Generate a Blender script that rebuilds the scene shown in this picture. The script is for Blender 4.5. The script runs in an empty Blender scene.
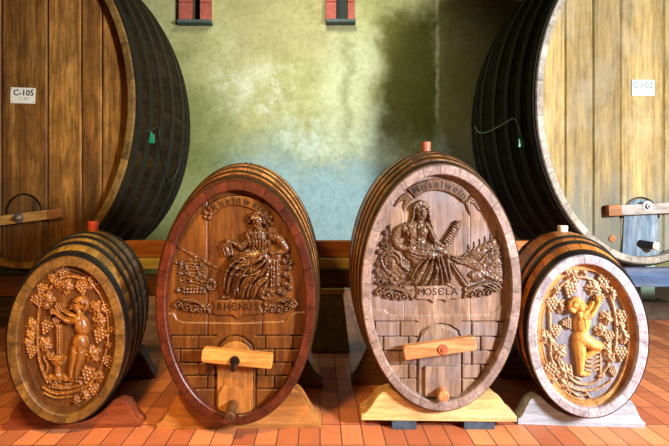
import bpy, math, random
import numpy as np
from mathutils import Vector, Matrix

random.seed(7)
rng = np.random.default_rng(7)
PI = math.pi
SC = bpy.context.scene
COL = SC.collection

# ------------------------------------------------------------------ camera, world, lights, exposure
F = 490.0            # focal length in pixels of the 669 px wide frame
HX, HY = 320.0, 195.0  # where the room's depth direction vanishes in the frame
CAMZ = 1.25
cam_d = bpy.data.cameras.new('camera')
cam = bpy.data.objects.new('camera', cam_d)
COL.objects.link(cam)
cam.location = (0, 0, CAMZ)
cam.rotation_euler = (PI / 2, 0, 0)
cam_d.sensor_width = 36.0
cam_d.lens = F / 669.0 * 36.0
cam_d.shift_x = (334.5 - HX) / 669.0
cam_d.shift_y = (HY - 223.0) / 669.0
cam_d.clip_end = 100
SC.camera = cam

w = bpy.data.worlds.new('world')
SC.world = w
w.use_nodes = True
w.node_tree.nodes['Background'].inputs[0].default_value = (0.75, 0.85, 1.0, 1)
w.node_tree.nodes['Background'].inputs[1].default_value = 0.012


def area(name, loc, target, size, power, col, sy=None):
    d = bpy.data.lights.new(name, 'AREA')
    d.shape = 'RECTANGLE'
    d.size = size
    d.size_y = sy or size
    d.energy = power
    d.color = col
    o = bpy.data.objects.new(name, d)
    COL.objects.link(o)
    o.location = loc
    o.rotation_euler = (Vector(target) - Vector(loc)).to_track_quat('-Z', 'Y').to_euler()
    return o


area('doorway_daylight', (3.7, -0.3, 2.2), (0.3, 2.9, 0.7), 0.5, 700, (0.97, 0.97, 1.0), 0.8)
area('warm_floor_fill', (-0.8, 0.9, 2.4), (-1.0, 2.35, 0.0), 0.3, 46, (1.0, 0.60, 0.20)).data.spread = math.radians(115)  # added warm fill with no known source, brightens the front-left floor
area('back_wall_fill', (0.0, 4.3, 4.7), (-0.4, 6.45, 2.2), 0.8, 46, (0.96, 1.0, 0.84)).data.spread = math.radians(110)  # unseen fill added inside the room to brighten the back wall
SC.view_settings.view_transform = 'Standard'
SC.view_settings.look = 'None'
SC.view_settings.gamma = 1.0
SC.view_settings.exposure = 0.0

# ------------------------------------------------------------------ helpers


def P(px, py, D):
    """world point seen at a photo position at depth D"""
    return Vector(((px - HX) * D / F, D, CAMZ - (py - HY) * D / F))


def tag(o, label=None, cat=None, group=None, kind=None):
    if label: o['label'] = label
    if cat: o['category'] = cat
    if group: o['group'] = group
    if kind: o['kind'] = kind
    return o


def empty(name, loc, rz=0.0):
    o = bpy.data.objects.new(name, None)
    COL.objects.link(o)
    o.location = loc
    o.rotation_euler = (0, 0, rz)
    o.empty_display_size = 0.1
    return o


def link_mesh(name, verts, faces, mat, parent=None, smooth=True, tone=None, bevel=0.0, angle=None):
    me = bpy.data.meshes.new(name)
    if isinstance(verts, np.ndarray): verts = verts.tolist()
    if isinstance(faces, np.ndarray): faces = faces.tolist()
    me.from_pydata([tuple(v) for v in verts], [], faces)
    me.update()
    if smooth:
        me.polygons.foreach_set('use_smooth', [True] * len(me.polygons))
        if angle is not None:
            try:
                me.set_sharp_from_angle(angle=math.radians(angle))
            except Exception:
                pass
    at = me.attributes.new('tone', 'FLOAT', 'FACE')
    if tone is None:
        tone = [0.5] * len(me.polygons)
    at.data.foreach_set('value', np.asarray(tone, dtype=np.float32))
    o = bpy.data.objects.new(name, me)
    COL.objects.link(o)
    if parent is not None: o.parent = parent
    me.materials.append(mat)
    if bevel > 0:
        m = o.modifiers.new('bevel', 'BEVEL')
        m.width = bevel
        m.segments = 2
        m.limit_method = 'ANGLE'
    return o


class MB:
    def __init__(s):
        s.v = []; s.f = []; s.t = []

    def add(s, vs, fs, tone=0.5):
        n = len(s.v)
        s.v += [tuple(v) for v in vs]
        s.f += [tuple(i + n for i in f) for f in fs]
        s.t += [tone] * len(fs)

    def box(s, c, size, M=None, tone=0.5):
        x, y, z = [q / 2 for q in size]
        vs = [Vector((i * x, j * y, k * z)) for i in (-1, 1) for j in (-1, 1) for k in (-1, 1)]
        if M is not None: vs = [M @ v for v in vs]
        vs = [v + Vector(c) for v in vs]
        s.add(vs, [(0, 1, 3, 2), (4, 6, 7, 5), (0, 4, 5, 1), (2, 3, 7, 6), (0, 2, 6, 4), (1, 5, 7, 3)], tone)

    def cyl(s, p0, p1, r0, r1=None, n=20, tone=0.5, cap=True):
        r1 = r0 if r1 is None else r1
        p0, p1 = Vector(p0), Vector(p1)
        q = (p1 - p0).to_track_quat('Z', 'Y')
        vs = []
        for p, r in ((p0, r0), (p1, r1)):
            for i in range(n):
                a = 2 * PI * i / n
                vs.append(p + q @ Vector((r * math.cos(a), r * math.sin(a), 0)))
        fs = [(i, (i + 1) % n, n + (i + 1) % n, n + i) for i in range(n)]
        if cap: fs += [tuple(range(n - 1, -1, -1)), tuple(range(n, 2 * n))]
        s.add(vs, fs, tone)

    def tube(s, pts, r, n=8, tone=0.5):
        pts = [Vector(p) for p in pts]
        vs = []
        for i, p in enumerate(pts):
            d = (pts[min(i + 1, len(pts) - 1)] - pts[max(i - 1, 0)]).normalized()
            q = d.to_track_quat('Z', 'Y')
            for k in range(n):
                a = 2 * PI * k / n
                vs.append(p + q @ Vector((r * math.cos(a), r * math.sin(a), 0)))
        fs = []
        for i in range(len(pts) - 1):
            for k in range(n):
                fs.append((i * n + k, i * n + (k + 1) % n, (i + 1) * n + (k + 1) % n, (i + 1) * n + k))
        fs += [tuple(range(n - 1, -1, -1)), tuple(range((len(pts) - 1) * n, len(pts) * n))]
        s.add(vs, fs, tone)

    def prism_y(s, prof, y0, y1, tone=0.5):
        """profile in x,z extruded along y"""
        n = len(prof)
        vs = [(x, y0, z) for x, z in prof] + [(x, y1, z) for x, z in prof]
        fs = [(i, (i + 1) % n, n + (i + 1) % n, n + i) for i in range(n)]
        fs += [tuple(range(n - 1, -1, -1)), tuple(range(n, 2 * n))]
        s.add(vs, fs, tone)

    def build(s, name, mat, parent=None, smooth=False, bevel=0.0, angle=None):
        return link_mesh(name, s.v, s.f, mat, parent, smooth, s.t, bevel, angle)


def catmull(pts, n=8, closed=False):
    pts = [np.array(p, float) for p in pts]
    if len(pts) < 3 and not closed: return pts
    out = []
    m = len(pts)
    rngi = range(m) if closed else range(m - 1)
    for i in rngi:
        if closed:
            p0, p1, p2, p3 = pts[(i - 1) % m], pts[i], pts[(i + 1) % m], pts[(i + 2) % m]
        else:
            p0, p1, p2, p3 = pts[max(i - 1, 0)], pts[i], pts[i + 1], pts[min(i + 2, m - 1)]
        for k in range(n):
            t = k / n
            out.append(0.5 * ((2 * p1) + (-p0 + p2) * t + (2 * p0 - 5 * p1 + 4 * p2 - p3) * t * t + (-p0 + 3 * p1 - 3 * p2 + p3) * t ** 3))
    if not closed: out.append(pts[-1])
    return out


# ------------------------------------------------------------------ materials


def srgb(r, g, b):
    f = lambda c: (c / 255 / 12.92) if c / 255 <= 0.04045 else ((c / 255 + 0.055) / 1.055) ** 2.4
    return (f(r), f(g), f(b), 1.0)


class NT:
    def __init__(s, name):
        s.m = bpy.data.materials.new(name)
        s.m.use_nodes = True
        s.t = s.m.node_tree
        s.b = s.t.nodes['Principled BSDF']

    def n(s, typ, **kw):
        nd = s.t.nodes.new(typ)
        for k, v in kw.items(): setattr(nd, k, v)
        return nd

    def l(s, a, b): s.t.links.new(a, b)

    def coord(s): return s.n('ShaderNodeTexCoord').outputs['Object']

    def mapping(s, vec, scale=(1, 1, 1), rot=(0, 0, 0), loc=(0, 0, 0)):
        m = s.n('ShaderNodeMapping')
        m.inputs['Scale'].default_value = scale
        m.inputs['Rotation'].default_value = rot
        m.inputs['Location'].default_value = loc
        s.l(vec, m.inputs['Vector'])
        return m.outputs[0]

    def noise(s, vec, scale, detail=6, rough=0.6, dist=0.0):
        n = s.n('ShaderNodeTexNoise')
        n.inputs['Scale'].default_value = scale
        n.inputs['Detail'].default_value = detail
        n.inputs['Roughness'].default_value = rough
        n.inputs['Distortion'].default_value = dist
        s.l(vec, n.inputs['Vector'])
        return n.outputs[0]

    def ramp(s, fac, stops):
        r = s.n('ShaderNodeValToRGB')
        e = r.color_ramp.elements
        while len(e) < len(stops): e.new(0.5)
        for i, (p, c) in enumerate(stops):
            e[i].position = p
            e[i].color = c if len(c) == 4 else (*c, 1)
        s.l(fac, r.inputs[0])
        return r.outputs[0]

    def mix(s, fac, a, b, mode='MIX'):
        m = s.n('ShaderNodeMix', data_type='RGBA', blend_type=mode)
        for sock, v in ((m.inputs[0], fac), (m.inputs[6], a), (m.inputs[7], b)):
            if hasattr(v, 'is_linked') or hasattr(v, 'links'): s.l(v, sock)
            else: sock.default_value = v
        return m.outputs[2]

    def math(s, op, a, b=None, clamp=False):
        m = s.n('ShaderNodeMath', operation=op, use_clamp=clamp)
        for sock, v in ((m.inputs[0], a), (m.inputs[1], b)):
            if v is None: continue
            if hasattr(v, 'links'): s.l(v, sock)
            else: sock.default_value = v
        return m.outputs[0]

    def bump(s, h, strength=0.3, dist=0.005):
        b = s.n('ShaderNodeBump')
        b.inputs['Strength'].default_value = strength
        b.inputs['Distance'].default_value = dist
        s.l(h, b.inputs['Height'])
        s.l(b.outputs[0], s.b.inputs['Normal'])

    def fin(s, col, rough=0.6, spec=0.4, metal=0.0):
        if hasattr(col, 'links'): s.l(col, s.b.inputs['Base Color'])
        else: s.b.inputs['Base Color'].default_value = col
        if hasattr(rough, 'links'): s.l(rough, s.b.inputs['Roughness'])
        else: s.b.inputs['Roughness'].default_value = rough
        s.b.inputs['Specular IOR Level'].default_value = spec
        s.b.inputs['Metallic'].default_value = metal
        return s.m


def wood(name, dark, mid, light, axis='Z', scale=14.0, rough=0.55, spec=0.4, tone=0.7, bump=0.35, blotch=None, blotch_amt=0.5, stretch=0.07, grit=0.5, low=None):
    k = NT(name)
    sc = {'X': (stretch, 1, 1), 'Y': (1, stretch, 1), 'Z': (1, 1, stretch)}[axis]
    co = k.coord()
    at = k.n('ShaderNodeAttribute', attribute_name='tone')
    v = k.mapping(co, sc)
    # every stave or plank shifts the grain
    off = k.n('ShaderNodeVectorMath', operation='ADD')
    cb = k.n('ShaderNodeCombineXYZ')
    k.l(k.math('MULTIPLY', at.outputs['Fac'], 7.3), cb.inputs[0])
    k.l(k.math('MULTIPLY', at.outputs['Fac'], 3.1), cb.inputs[2])
    k.l(v, off.inputs[0]); k.l(cb.outputs[0], off.inputs[1])
    g = k.noise(off.outputs[0], scale, 8, 0.62, 0.6)
    fine = k.noise(off.outputs[0], scale * 6, 4, 0.7)
    c = k.ramp(g, [(0.28, dark), (0.5, mid), (0.74, light)])
    c = k.mix(grit, c, k.ramp(fine, [(0.36, (0.28, 0.25, 0.22)), (0.56, (1, 1, 1))]), 'MULTIPLY')
    wear = k.noise(k.mapping(co, tuple(0.35 if q < 1 else 1 for q in sc)), scale * 0.8, 9, 0.72, 1.2)
    c = k.mix(grit, c, k.ramp(wear, [(0.36, (0.38, 0.33, 0.28)), (0.56, (1.08, 1.06, 1.04))]), 'MULTIPLY')
    if blotch:
        bl = k.noise(co, 3.1, 5, 0.65)
        c = k.mix(k.math('MULTIPLY', k.ramp(bl, [(0.45, (0, 0, 0)), (0.66, (1, 1, 1))]), blotch_amt), c, blotch)
    if low:
        # weathered colour of the lower boards: (colour, height, softness)
        sp = k.n('ShaderNodeSeparateXYZ'); k.l(co, sp.inputs[0])
        zz = k.math('ADD', sp.outputs[2], k.math('MULTIPLY', k.math('SUBTRACT', g, 0.5), 1.2))
        mr = k.n('ShaderNodeMapRange', interpolation_type='SMOOTHSTEP'); k.l(zz, mr.inputs[0])
        mr.inputs[1].default_value = low[1] + low[2]; mr.inputs[2].default_value = low[1] - low[2]
        c = k.mix(k.math('MULTIPLY', mr.outputs[0], low[3]), c, low[0])
    val = k.math('ADD', k.math('MULTIPLY', at.outputs['Fac'], tone), 1.0 - tone * 0.5)
    hsv = k.n('ShaderNodeHueSaturation')
    k.l(val, hsv.inputs['Value']); k.l(c, hsv.inputs['Color'])
    k.bump(k.math('ADD', k.math('MULTIPLY', fine, 0.5), g), bump, 0.004)
    return k.fin(hsv.outputs[0], rough, spec)


def plain(name, col, rough=0.5, spec=0.4, metal=0.0, nscale=30, var=0.25, bump=0.1):
    k = NT(name)
    n = k.noise(k.coord(), nscale, 5)
    lo = tuple(c * (1 - var) for c in col[:3]) + (1,)
    hi = tuple(min(1, c * (1 + var)) for c in col[:3]) + (1,)
    c = k.ramp(n, [(0.3, lo), (0.7, hi)])
    k.bump(n, bump, 0.003)
    return k.fin(c, rough, spec, metal)


S = srgb
M = {}
M['iron'] = plain('hoop_iron', S(34, 30, 27), 0.42, 0.5, 0.6, 40, 0.4)
M['iron_gold'] = plain('rusty_golden_hoop_iron', S(72, 50, 26), 0.36, 0.5, 0.55, 26, 0.4)
M['iron_big'] = plain('large_hoop_iron', S(30, 25, 12), 0.7, 0.2, 0.0, 20, 0.4)
# right centre cask
M['rc_stave'] = wood('golden_brown_staves', S(110, 64, 24), S(168, 108, 48), S(206, 146, 76), 'Y', 14, 0.42, 0.5)
M['rc_rim'] = wood('grey_pink_chime_wood', S(104, 86, 80), S(146, 126, 118), S(176, 158, 150), 'Y', 10, 0.5, 0.4, 0.45)
M['rc_bevel'] = wood('orange_bevel_wood', S(130, 80, 46), S(176, 116, 72), S(200, 146, 98), 'Y', 10, 0.5, 0.4, 0.3)
M['rc_head'] = wood('greyish_brown_oak', S(92, 70, 56), S(140, 112, 92), S(176, 150, 130), 'Z', 16, 0.5, 0.4, 0.5, 0.3, S(116, 118, 130), 0.65)
M['rc_carve'] = wood('carved_brown_oak', S(60, 40, 26), S(99, 72, 50), S(122, 95, 71), 'Z', 22, 0.4, 0.5, 0.3, 0.25)
M['rc_letter'] = plain('dark_stained_letters', S(38, 18, 12), 0.5)
M['rc_bar'] = wood('honey_crossbar_wood', S(150, 92, 50), S(190, 130, 80), S(212, 158, 108), 'X', 16, 0.5)
# left centre cask
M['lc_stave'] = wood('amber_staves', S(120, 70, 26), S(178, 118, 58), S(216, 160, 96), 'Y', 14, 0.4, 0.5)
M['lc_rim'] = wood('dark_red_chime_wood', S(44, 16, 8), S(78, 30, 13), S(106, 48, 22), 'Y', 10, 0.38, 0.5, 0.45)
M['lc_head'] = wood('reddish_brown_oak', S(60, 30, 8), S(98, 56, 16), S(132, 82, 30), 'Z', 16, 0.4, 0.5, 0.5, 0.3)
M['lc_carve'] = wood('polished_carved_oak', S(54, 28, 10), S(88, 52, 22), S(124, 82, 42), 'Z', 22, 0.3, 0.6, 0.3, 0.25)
M['lc_bar'] = wood('yellow_pine_bar', S(152, 93, 36), S(188, 129, 59), S(209, 156, 86), 'X', 16, 0.45)
M['lc_door'] = wood('yellow_pine_door', S(126, 76, 31), S(162, 106, 49), S(184, 131, 68), 'Z', 16, 0.45)
# right small cask
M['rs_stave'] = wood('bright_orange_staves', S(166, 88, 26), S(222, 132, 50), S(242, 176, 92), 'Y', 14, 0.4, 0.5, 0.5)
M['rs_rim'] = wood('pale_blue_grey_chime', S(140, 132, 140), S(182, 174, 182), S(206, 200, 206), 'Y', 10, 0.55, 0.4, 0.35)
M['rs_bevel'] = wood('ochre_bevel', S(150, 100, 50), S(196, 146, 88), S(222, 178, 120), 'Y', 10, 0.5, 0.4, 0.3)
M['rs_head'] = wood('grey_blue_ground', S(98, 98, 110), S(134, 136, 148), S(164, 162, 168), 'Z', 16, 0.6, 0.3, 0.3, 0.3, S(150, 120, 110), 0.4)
M['rs_vine'] = wood('pale_gold_carving', S(151, 117, 86), S(185, 153, 119), S(203, 176, 144), 'Z', 22, 0.5, 0.4, 0.3, 0.2)
M['rs_child'] = wood('honey_gold_carving', S(184, 126, 54), S(220, 166, 86), S(236, 190, 116), 'Z', 22, 0.45, 0.4, 0.3, 0.15)
# left small cask
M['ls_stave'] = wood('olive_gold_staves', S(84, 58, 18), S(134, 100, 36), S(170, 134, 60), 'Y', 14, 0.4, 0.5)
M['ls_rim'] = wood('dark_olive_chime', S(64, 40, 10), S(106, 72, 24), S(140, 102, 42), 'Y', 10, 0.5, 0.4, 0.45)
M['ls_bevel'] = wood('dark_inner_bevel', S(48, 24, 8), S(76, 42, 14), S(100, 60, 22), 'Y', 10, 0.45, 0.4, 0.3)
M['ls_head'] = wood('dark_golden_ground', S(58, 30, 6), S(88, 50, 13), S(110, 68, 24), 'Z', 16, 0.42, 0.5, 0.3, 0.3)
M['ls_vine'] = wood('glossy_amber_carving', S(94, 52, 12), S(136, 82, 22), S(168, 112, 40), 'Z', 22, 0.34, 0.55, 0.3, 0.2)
# large casks
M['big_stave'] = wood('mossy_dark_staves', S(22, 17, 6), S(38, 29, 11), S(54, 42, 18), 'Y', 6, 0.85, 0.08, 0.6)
M['bl_head'] = wood('weathered_golden_planks', S(96, 60, 20), S(156, 106, 40), S(200, 150, 74), 'Z', 7, 0.65, 0.3, 0.55, 0.6, S(96, 62, 24), 0.6, 0.07, 0.75, (S(60, 44, 18), 0.6, 0.4, 0.6))
M['bl_rim'] = wood('dull_gold_chime', S(84, 60, 24), S(124, 94, 42), S(150, 118, 60), 'Y', 10, 0.6, 0.3, 0.6)
M['br_head'] = wood('pale_yellow_planks', S(106, 90, 46), S(154, 134, 78), S(182, 164, 106), 'Z', 7, 0.65, 0.3, 0.6, 0.6, S(150, 142, 116), 0.5, 0.07, 0.5, (S(96, 112, 112), 0.55, 0.3, 0.6))
M['br_rim'] = wood('whitened_chime', S(112, 108, 92), S(156, 152, 138), S(184, 180, 168), 'Y', 10, 0.6, 0.3, 0.5)
M['br_door'] = wood('blue_grey_hatch_wood', S(62, 84, 104), S(104, 128, 146), S(150, 168, 176), 'Z', 10, 0.6, 0.3, 0.4)
M['bl_door'] = wood('dark_hatch_wood', S(70, 46, 20), S(104, 72, 34), S(130, 96, 50), 'Z', 10, 0.6, 0.3, 0.4)
M['br_bar'] = wood('silvered_bar_wood', S(120, 112, 104), S(160, 154, 146), S(184, 178, 170), 'X', 12, 0.6)
M['bl_bar'] = wood('straw_bar_wood', S(130, 96, 44), S(186, 146, 78), S(214, 178, 108), 'X', 12, 0.6)
M['bar_end'] = wood('brown_bar_end', S(110, 66, 28), S(150, 98, 46), S(176, 124, 66), 'X', 12, 0.6)
# stands
M['pine'] = wood('pale_pine', S(190, 140, 80), S(222, 180, 118), S(238, 206, 154), 'X', 9, 0.55, 0.35, 0.3)
M['amberpine'] = wood('amber_pine', S(135, 79, 32), S(173, 112, 52), S(194, 137, 74), 'X', 9, 0.5, 0.35, 0.3)
M['redpine'] = wood('red_brown_pine', S(84, 36, 16), S(124, 58, 28), S(150, 80, 44), 'X', 9, 0.5, 0.35, 0.3)
M['bluepine'] = wood('limed_blue_white_pine', S(132, 140, 152), S(160, 166, 176), S(184, 188, 194), 'X', 9, 0.6, 0.3, 0.3)
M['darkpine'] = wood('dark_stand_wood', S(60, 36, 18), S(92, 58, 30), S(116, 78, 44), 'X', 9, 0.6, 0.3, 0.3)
M['beam'] = wood('dark_red_beam', S(56, 30, 14), S(92, 52, 24), S(124, 76, 38), 'X', 6, 0.6, 0.3, 0.5)
M['beam_yellow'] = wood('yellowed_plank', S(160, 136, 58), S(200, 174, 86), S(220, 200, 116), 'X', 6, 0.6, 0.3, 0.5)
M['beam_orange'] = wood('orange_plank', S(110, 58, 18), S(180, 104, 40), S(210, 138, 64), 'X', 5, 0.55, 0.3, 0.5)
M['beam_blue'] = wood('blue_grey_beam', S(40, 62, 96), S(74, 100, 134), S(150, 150, 160), 'X', 5, 0.6, 0.3, 0.5)
M['stone'] = plain('mossy_stone', S(128, 130, 68), 0.85, 0.2, 0, 14, 0.35, 0.4)
M['plinth'] = plain('brown_stone', S(84, 70, 56), 0.85, 0.2, 0, 10, 0.3, 0.3)
M['slate'] = plain('blue_slate', S(58, 70, 84), 0.7, 0.3, 0, 30, 0.4, 0.4)
M['limestone'] = plain('pale_green_stone', S(150, 190, 170), 0.85, 0.2, 0, 20, 0.2, 0.3)
M['redbung'] = plain('red_bung', S(186, 70, 40), 0.4, 0.4, 0, 40, 0.2)
M['copperbung'] = wood('copper_brown_bung', S(130, 66, 40), S(176, 98, 64), S(204, 132, 96), 'Z', 20, 0.45)
M['cork'] = plain('pale_cork', S(226, 216, 190), 0.7, 0.3, 0, 60, 0.15)
M['plate'] = plain('ivory_plate', S(232, 230, 208), 0.45, 0.4, 0, 10, 0.04, 0.02)
M['plate_blue'] = plain('pale_blue_white_plate', S(176, 196, 198), 0.45, 0.4, 0, 10, 0.04, 0.02)
M['ink'] = plain('dark_ink', S(40, 40, 38), 0.5)
M['faded_ink'] = plain('faded_ink', S(84, 108, 108), 0.5)
M['ink_soft'] = plain('soft_ink', S(140, 138, 124), 0.5)
M['steel'] = plain('dull_steel', S(170, 170, 168), 0.35, 0.5, 0.9, 30, 0.2)
M['darkmetal'] = plain('blackened_metal', S(40, 34, 28), 0.35, 0.5, 0.7, 30, 0.3)
M['black'] = plain('black_pipe', S(18, 18, 20), 0.5)
M['greenplastic'] = plain('green_plastic', S(20, 130, 84), 0.4, 0.5, 0, 20, 0.1)
M['greenwire'] = plain('pale_green_wire', S(120, 160, 140), 0.45, 0.5, 0, 20, 0.1)
M['darkwire'] = plain('dark_wire', S(30, 40, 34), 0.45, 0.5, 0, 20, 0.1)
M['redstone'] = plain('red_sandstone', S(160, 84, 70), 0.8, 0.2, 0, 12, 0.25, 0.3)
M['sill'] = plain('grey_blue_sill', S(70, 84, 84), 0.7, 0.3, 0, 12, 0.2)


def floor_mat():
    k = NT('terracotta_tiles')
    co = k.coord()
    v = k.mapping(co, (1, 1, 1), (0, 0, PI / 2), (0.03, 0.0, 0))
    b = k.n('ShaderNodeTexBrick')
    b.offset = 0.0
    b.squash = 1.0
    b.inputs['Scale'].default_value = 1.0
    b.inputs['Mortar Size'].default_value = 0.0036
    b.inputs['Mortar Smooth'].default_value = 0.3
    b.inputs['Bias'].default_value = 0.0
    b.inputs['Brick Width'].default_value = 0.22
    b.inputs['Row Height'].default_value = 0.1105
    b.inputs['Color1'].default_value = S(224, 142, 86)
    b.inputs['Color2'].default_value = S(158, 84, 44)
    b.inputs['Mortar'].default_value = S(40, 22, 14)
    k.l(v, b.inputs['Vector'])
    n = k.noise(co, 9, 6, 0.65)
    c = k.mix(0.5, b.outputs['Color'], k.ramp(n, [(0.3, (0.6, 0.55, 0.5)), (0.7, (1.1, 1.05, 1.05))]), 'MULTIPLY')
    n2 = k.noise(co, 2.0, 4, 0.6)
    c = k.mix(k.math('MULTIPLY', n2, 0.35), c, S(196, 122, 96))
    k.bump(k.math('SUBTRACT', k.math('MULTIPLY', n, 0.15), b.outputs['Fac']), 0.5, 0.003)
    return k.fin(c, 0.5, 0.4)


def wall_mat():
    k = NT('stained_plaster')
    co = k.coord()
    n1 = k.noise(co, 0.9, 8, 0.62, 0.4)
    n2 = k.noise(co, 5.0, 8, 0.7)
    base = k.ramp(n1, [(0.3, S(138, 140, 84)), (0.5, S(172, 172, 118)), (0.68, S(196, 198, 152))])
    sep = k.n('ShaderNodeSeparateXYZ'); k.l(co, sep.inputs[0])
    X, Z = sep.outputs[0], sep.outputs[2]
    wob = k.math('MULTIPLY', k.math('SUBTRACT', k.noise(co, 1.6, 8, 0.65), 0.5), 1.3)
    wobf = k.math('MULTIPLY', k.math('SUBTRACT', n2, 0.5), 0.35)
    Xw = k.math('ADD', X, k.math('MULTIPLY', wob, 0.45)); Xw = k.math('ADD', Xw, wobf)
    Zw = k.math('ADD', Z, wob); Zw = k.math('ADD', Zw, wobf)

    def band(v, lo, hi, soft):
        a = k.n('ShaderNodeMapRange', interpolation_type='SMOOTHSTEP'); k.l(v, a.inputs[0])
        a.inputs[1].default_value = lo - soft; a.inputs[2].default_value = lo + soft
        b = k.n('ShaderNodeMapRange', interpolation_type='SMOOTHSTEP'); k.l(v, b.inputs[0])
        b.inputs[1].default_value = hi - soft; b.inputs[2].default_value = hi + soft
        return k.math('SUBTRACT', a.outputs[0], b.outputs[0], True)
    # blue-ish band low on the plaster
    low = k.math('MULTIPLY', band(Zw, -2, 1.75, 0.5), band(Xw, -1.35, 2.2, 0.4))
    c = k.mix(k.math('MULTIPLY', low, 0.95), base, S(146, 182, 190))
    # chalky patches
    ch = k.math('MULTIPLY', band(Zw, 1.75, 2.25, 0.18), band(Xw, -0.6, 1.1, 0.25))
    c = k.mix(k.math('MULTIPLY', ch, k.ramp(n2, [(0.36, (0, 0, 0)), (0.56, (0.85, 0.85, 0.85))])), c, S(190, 204, 184))
    ch2 = k.math('MULTIPLY', band(Zw, 2.45, 3.1, 0.15), band(Xw, -1.3, -0.35, 0.25))
    c = k.mix(k.math('MULTIPLY', ch2, k.ramp(n2, [(0.42, (0, 0, 0)), (0.58, (0.8, 0.8, 0.8))])), c, S(200, 200, 172))
    vb = k.math('MULTIPLY', band(Xw, 0.05, 0.72, 0.2), band(Zw, 1.7, 3.5, 0.3))
    c = k.mix(k.math('MULTIPLY', vb, 0.6), c, S(196, 204, 166))
    tp = k.math('MULTIPLY', band(Xw, -1.2, 0.3, 0.3), band(Zw, 3.15, 7, 0.3))
    c = k.mix(k.math('MULTIPLY', tp, 0.55), c, S(158, 144, 104))
    # olive patch and the brown area right of it
    st = k.math('MULTIPLY', band(Xw, 0.78, 1.6, 0.14), band(Zw, 1.95, 3.75, 0.25))
    c = k.mix(k.math('MULTIPLY', st, 0.9), c, S(84, 82, 20))
    br = k.math('MULTIPLY', band(Xw, 1.62, 4.5, 0.08), band(Zw, 0.4, 6, 0.3))
    c = k.mix(k.math('MULTIPLY', br, 0.82), c, S(112, 98, 44))
    # left side mossy
    ms = k.math('MULTIPLY', band(Xw, -6, -1.15, 0.35), band(Zw, -2, 2.5, 0.4))
    c = k.mix(k.math('MULTIPLY', ms, 0.6), c, S(104, 122, 56))
    # thin green run between the olive patch and the window
    rn = k.math('MULTIPLY', band(Xw, 0.32, 0.46, 0.08), band(Z, 1.9, 3.4, 0.3))
    c = k.mix(k.math('MULTIPLY', rn, 0.45), c, S(110, 112, 50))
    # white lime run
    Xr = k.math('ADD', X, k.math('MULTIPLY', wobf, 0.22))
    lr = k.math('MULTIPLY', band(Xr, 1.535, 1.575, 0.02), band(Z, 2.2, 4.4, 0.2))
    c = k.mix(k.math('MULTIPLY', lr, k.ramp(k.noise(co, 3.3, 6, 0.7), [(0.4, (0.1, 0.1, 0.1)), (0.55, (0.9, 0.9, 0.9))])), c, S(206, 200, 160))
    c = k.mix(0.45, c, k.ramp(n2, [(0.3, (0.62, 0.6, 0.55)), (0.65, (1.05, 1.05, 1.05))]), 'MULTIPLY')
    gr = k.noise(co, 14, 10, 0.75)
    c = k.mix(0.55, c, k.ramp(gr, [(0.34, (0.55, 0.55, 0.5)), (0.5, (0.95, 0.95, 0.95)), (0.68, (1.15, 1.15, 1.15))]), 'MULTIPLY')
    k.bump(k.math('ADD', n2, k.math('MULTIPLY', gr, 0.8)), 0.5, 0.02)
    return k.fin(c, 0.85, 0.2)


M['wall_plain'] = plain('side_wall_plaster', S(112, 108, 72), 0.85, 0.2, 0, 3, 0.2, 0.3)
M['floor'] = floor_mat()
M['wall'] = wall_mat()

# ------------------------------------------------------------------ setting
WY = 6.5
b = MB()
b.box((0, 3.25, -0.05), (14, 9.5, 0.1))
tag(b.build('floor', M['floor']), kind='structure')

for nm, xw in (('wall_left', -6.0), ('wall_right', 6.2)):
    b = MB()
    b.box((xw, 3.25, 2.6), (0.3, 7.0, 5.2))
    tag(b.build(nm, M['wall_plain']), kind='structure')
# wall with two slit windows cut through it
holes = []
for (x0, x1, yb) in ((193.0, 201.5, 23.0), (336.0, 347.5, 22.5)):
    a = P(x0, yb, WY); c = P(x1, yb, WY)
    holes.append((a.x, c.x, a.z, a.z + 0.95))
WT = 5.2
b = MB()
xs = [-7.0] + [v for h in holes for v in (h[0], h[1])] + [7.0]
for i in range(len(xs) - 1):
    x0, x1 = xs[i], xs[i + 1]
    if i % 2 == 0:
        b.box(((x0 + x1) / 2, WY + 0.25, WT / 2), (x1 - x0, 0.5, WT))
    else:
        h = holes[i // 2]
        b.box(((x0 + x1) / 2, WY + 0.25, h[2] / 2), (x1 - x0, 0.5, h[2]))
        b.box(((x0 + x1) / 2, WY + 0.25, (h[3] + WT) / 2), (x1 - x0, 0.5, WT - h[3]))
tag(b.build('wall_back', M['wall']), kind='structure')

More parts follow.
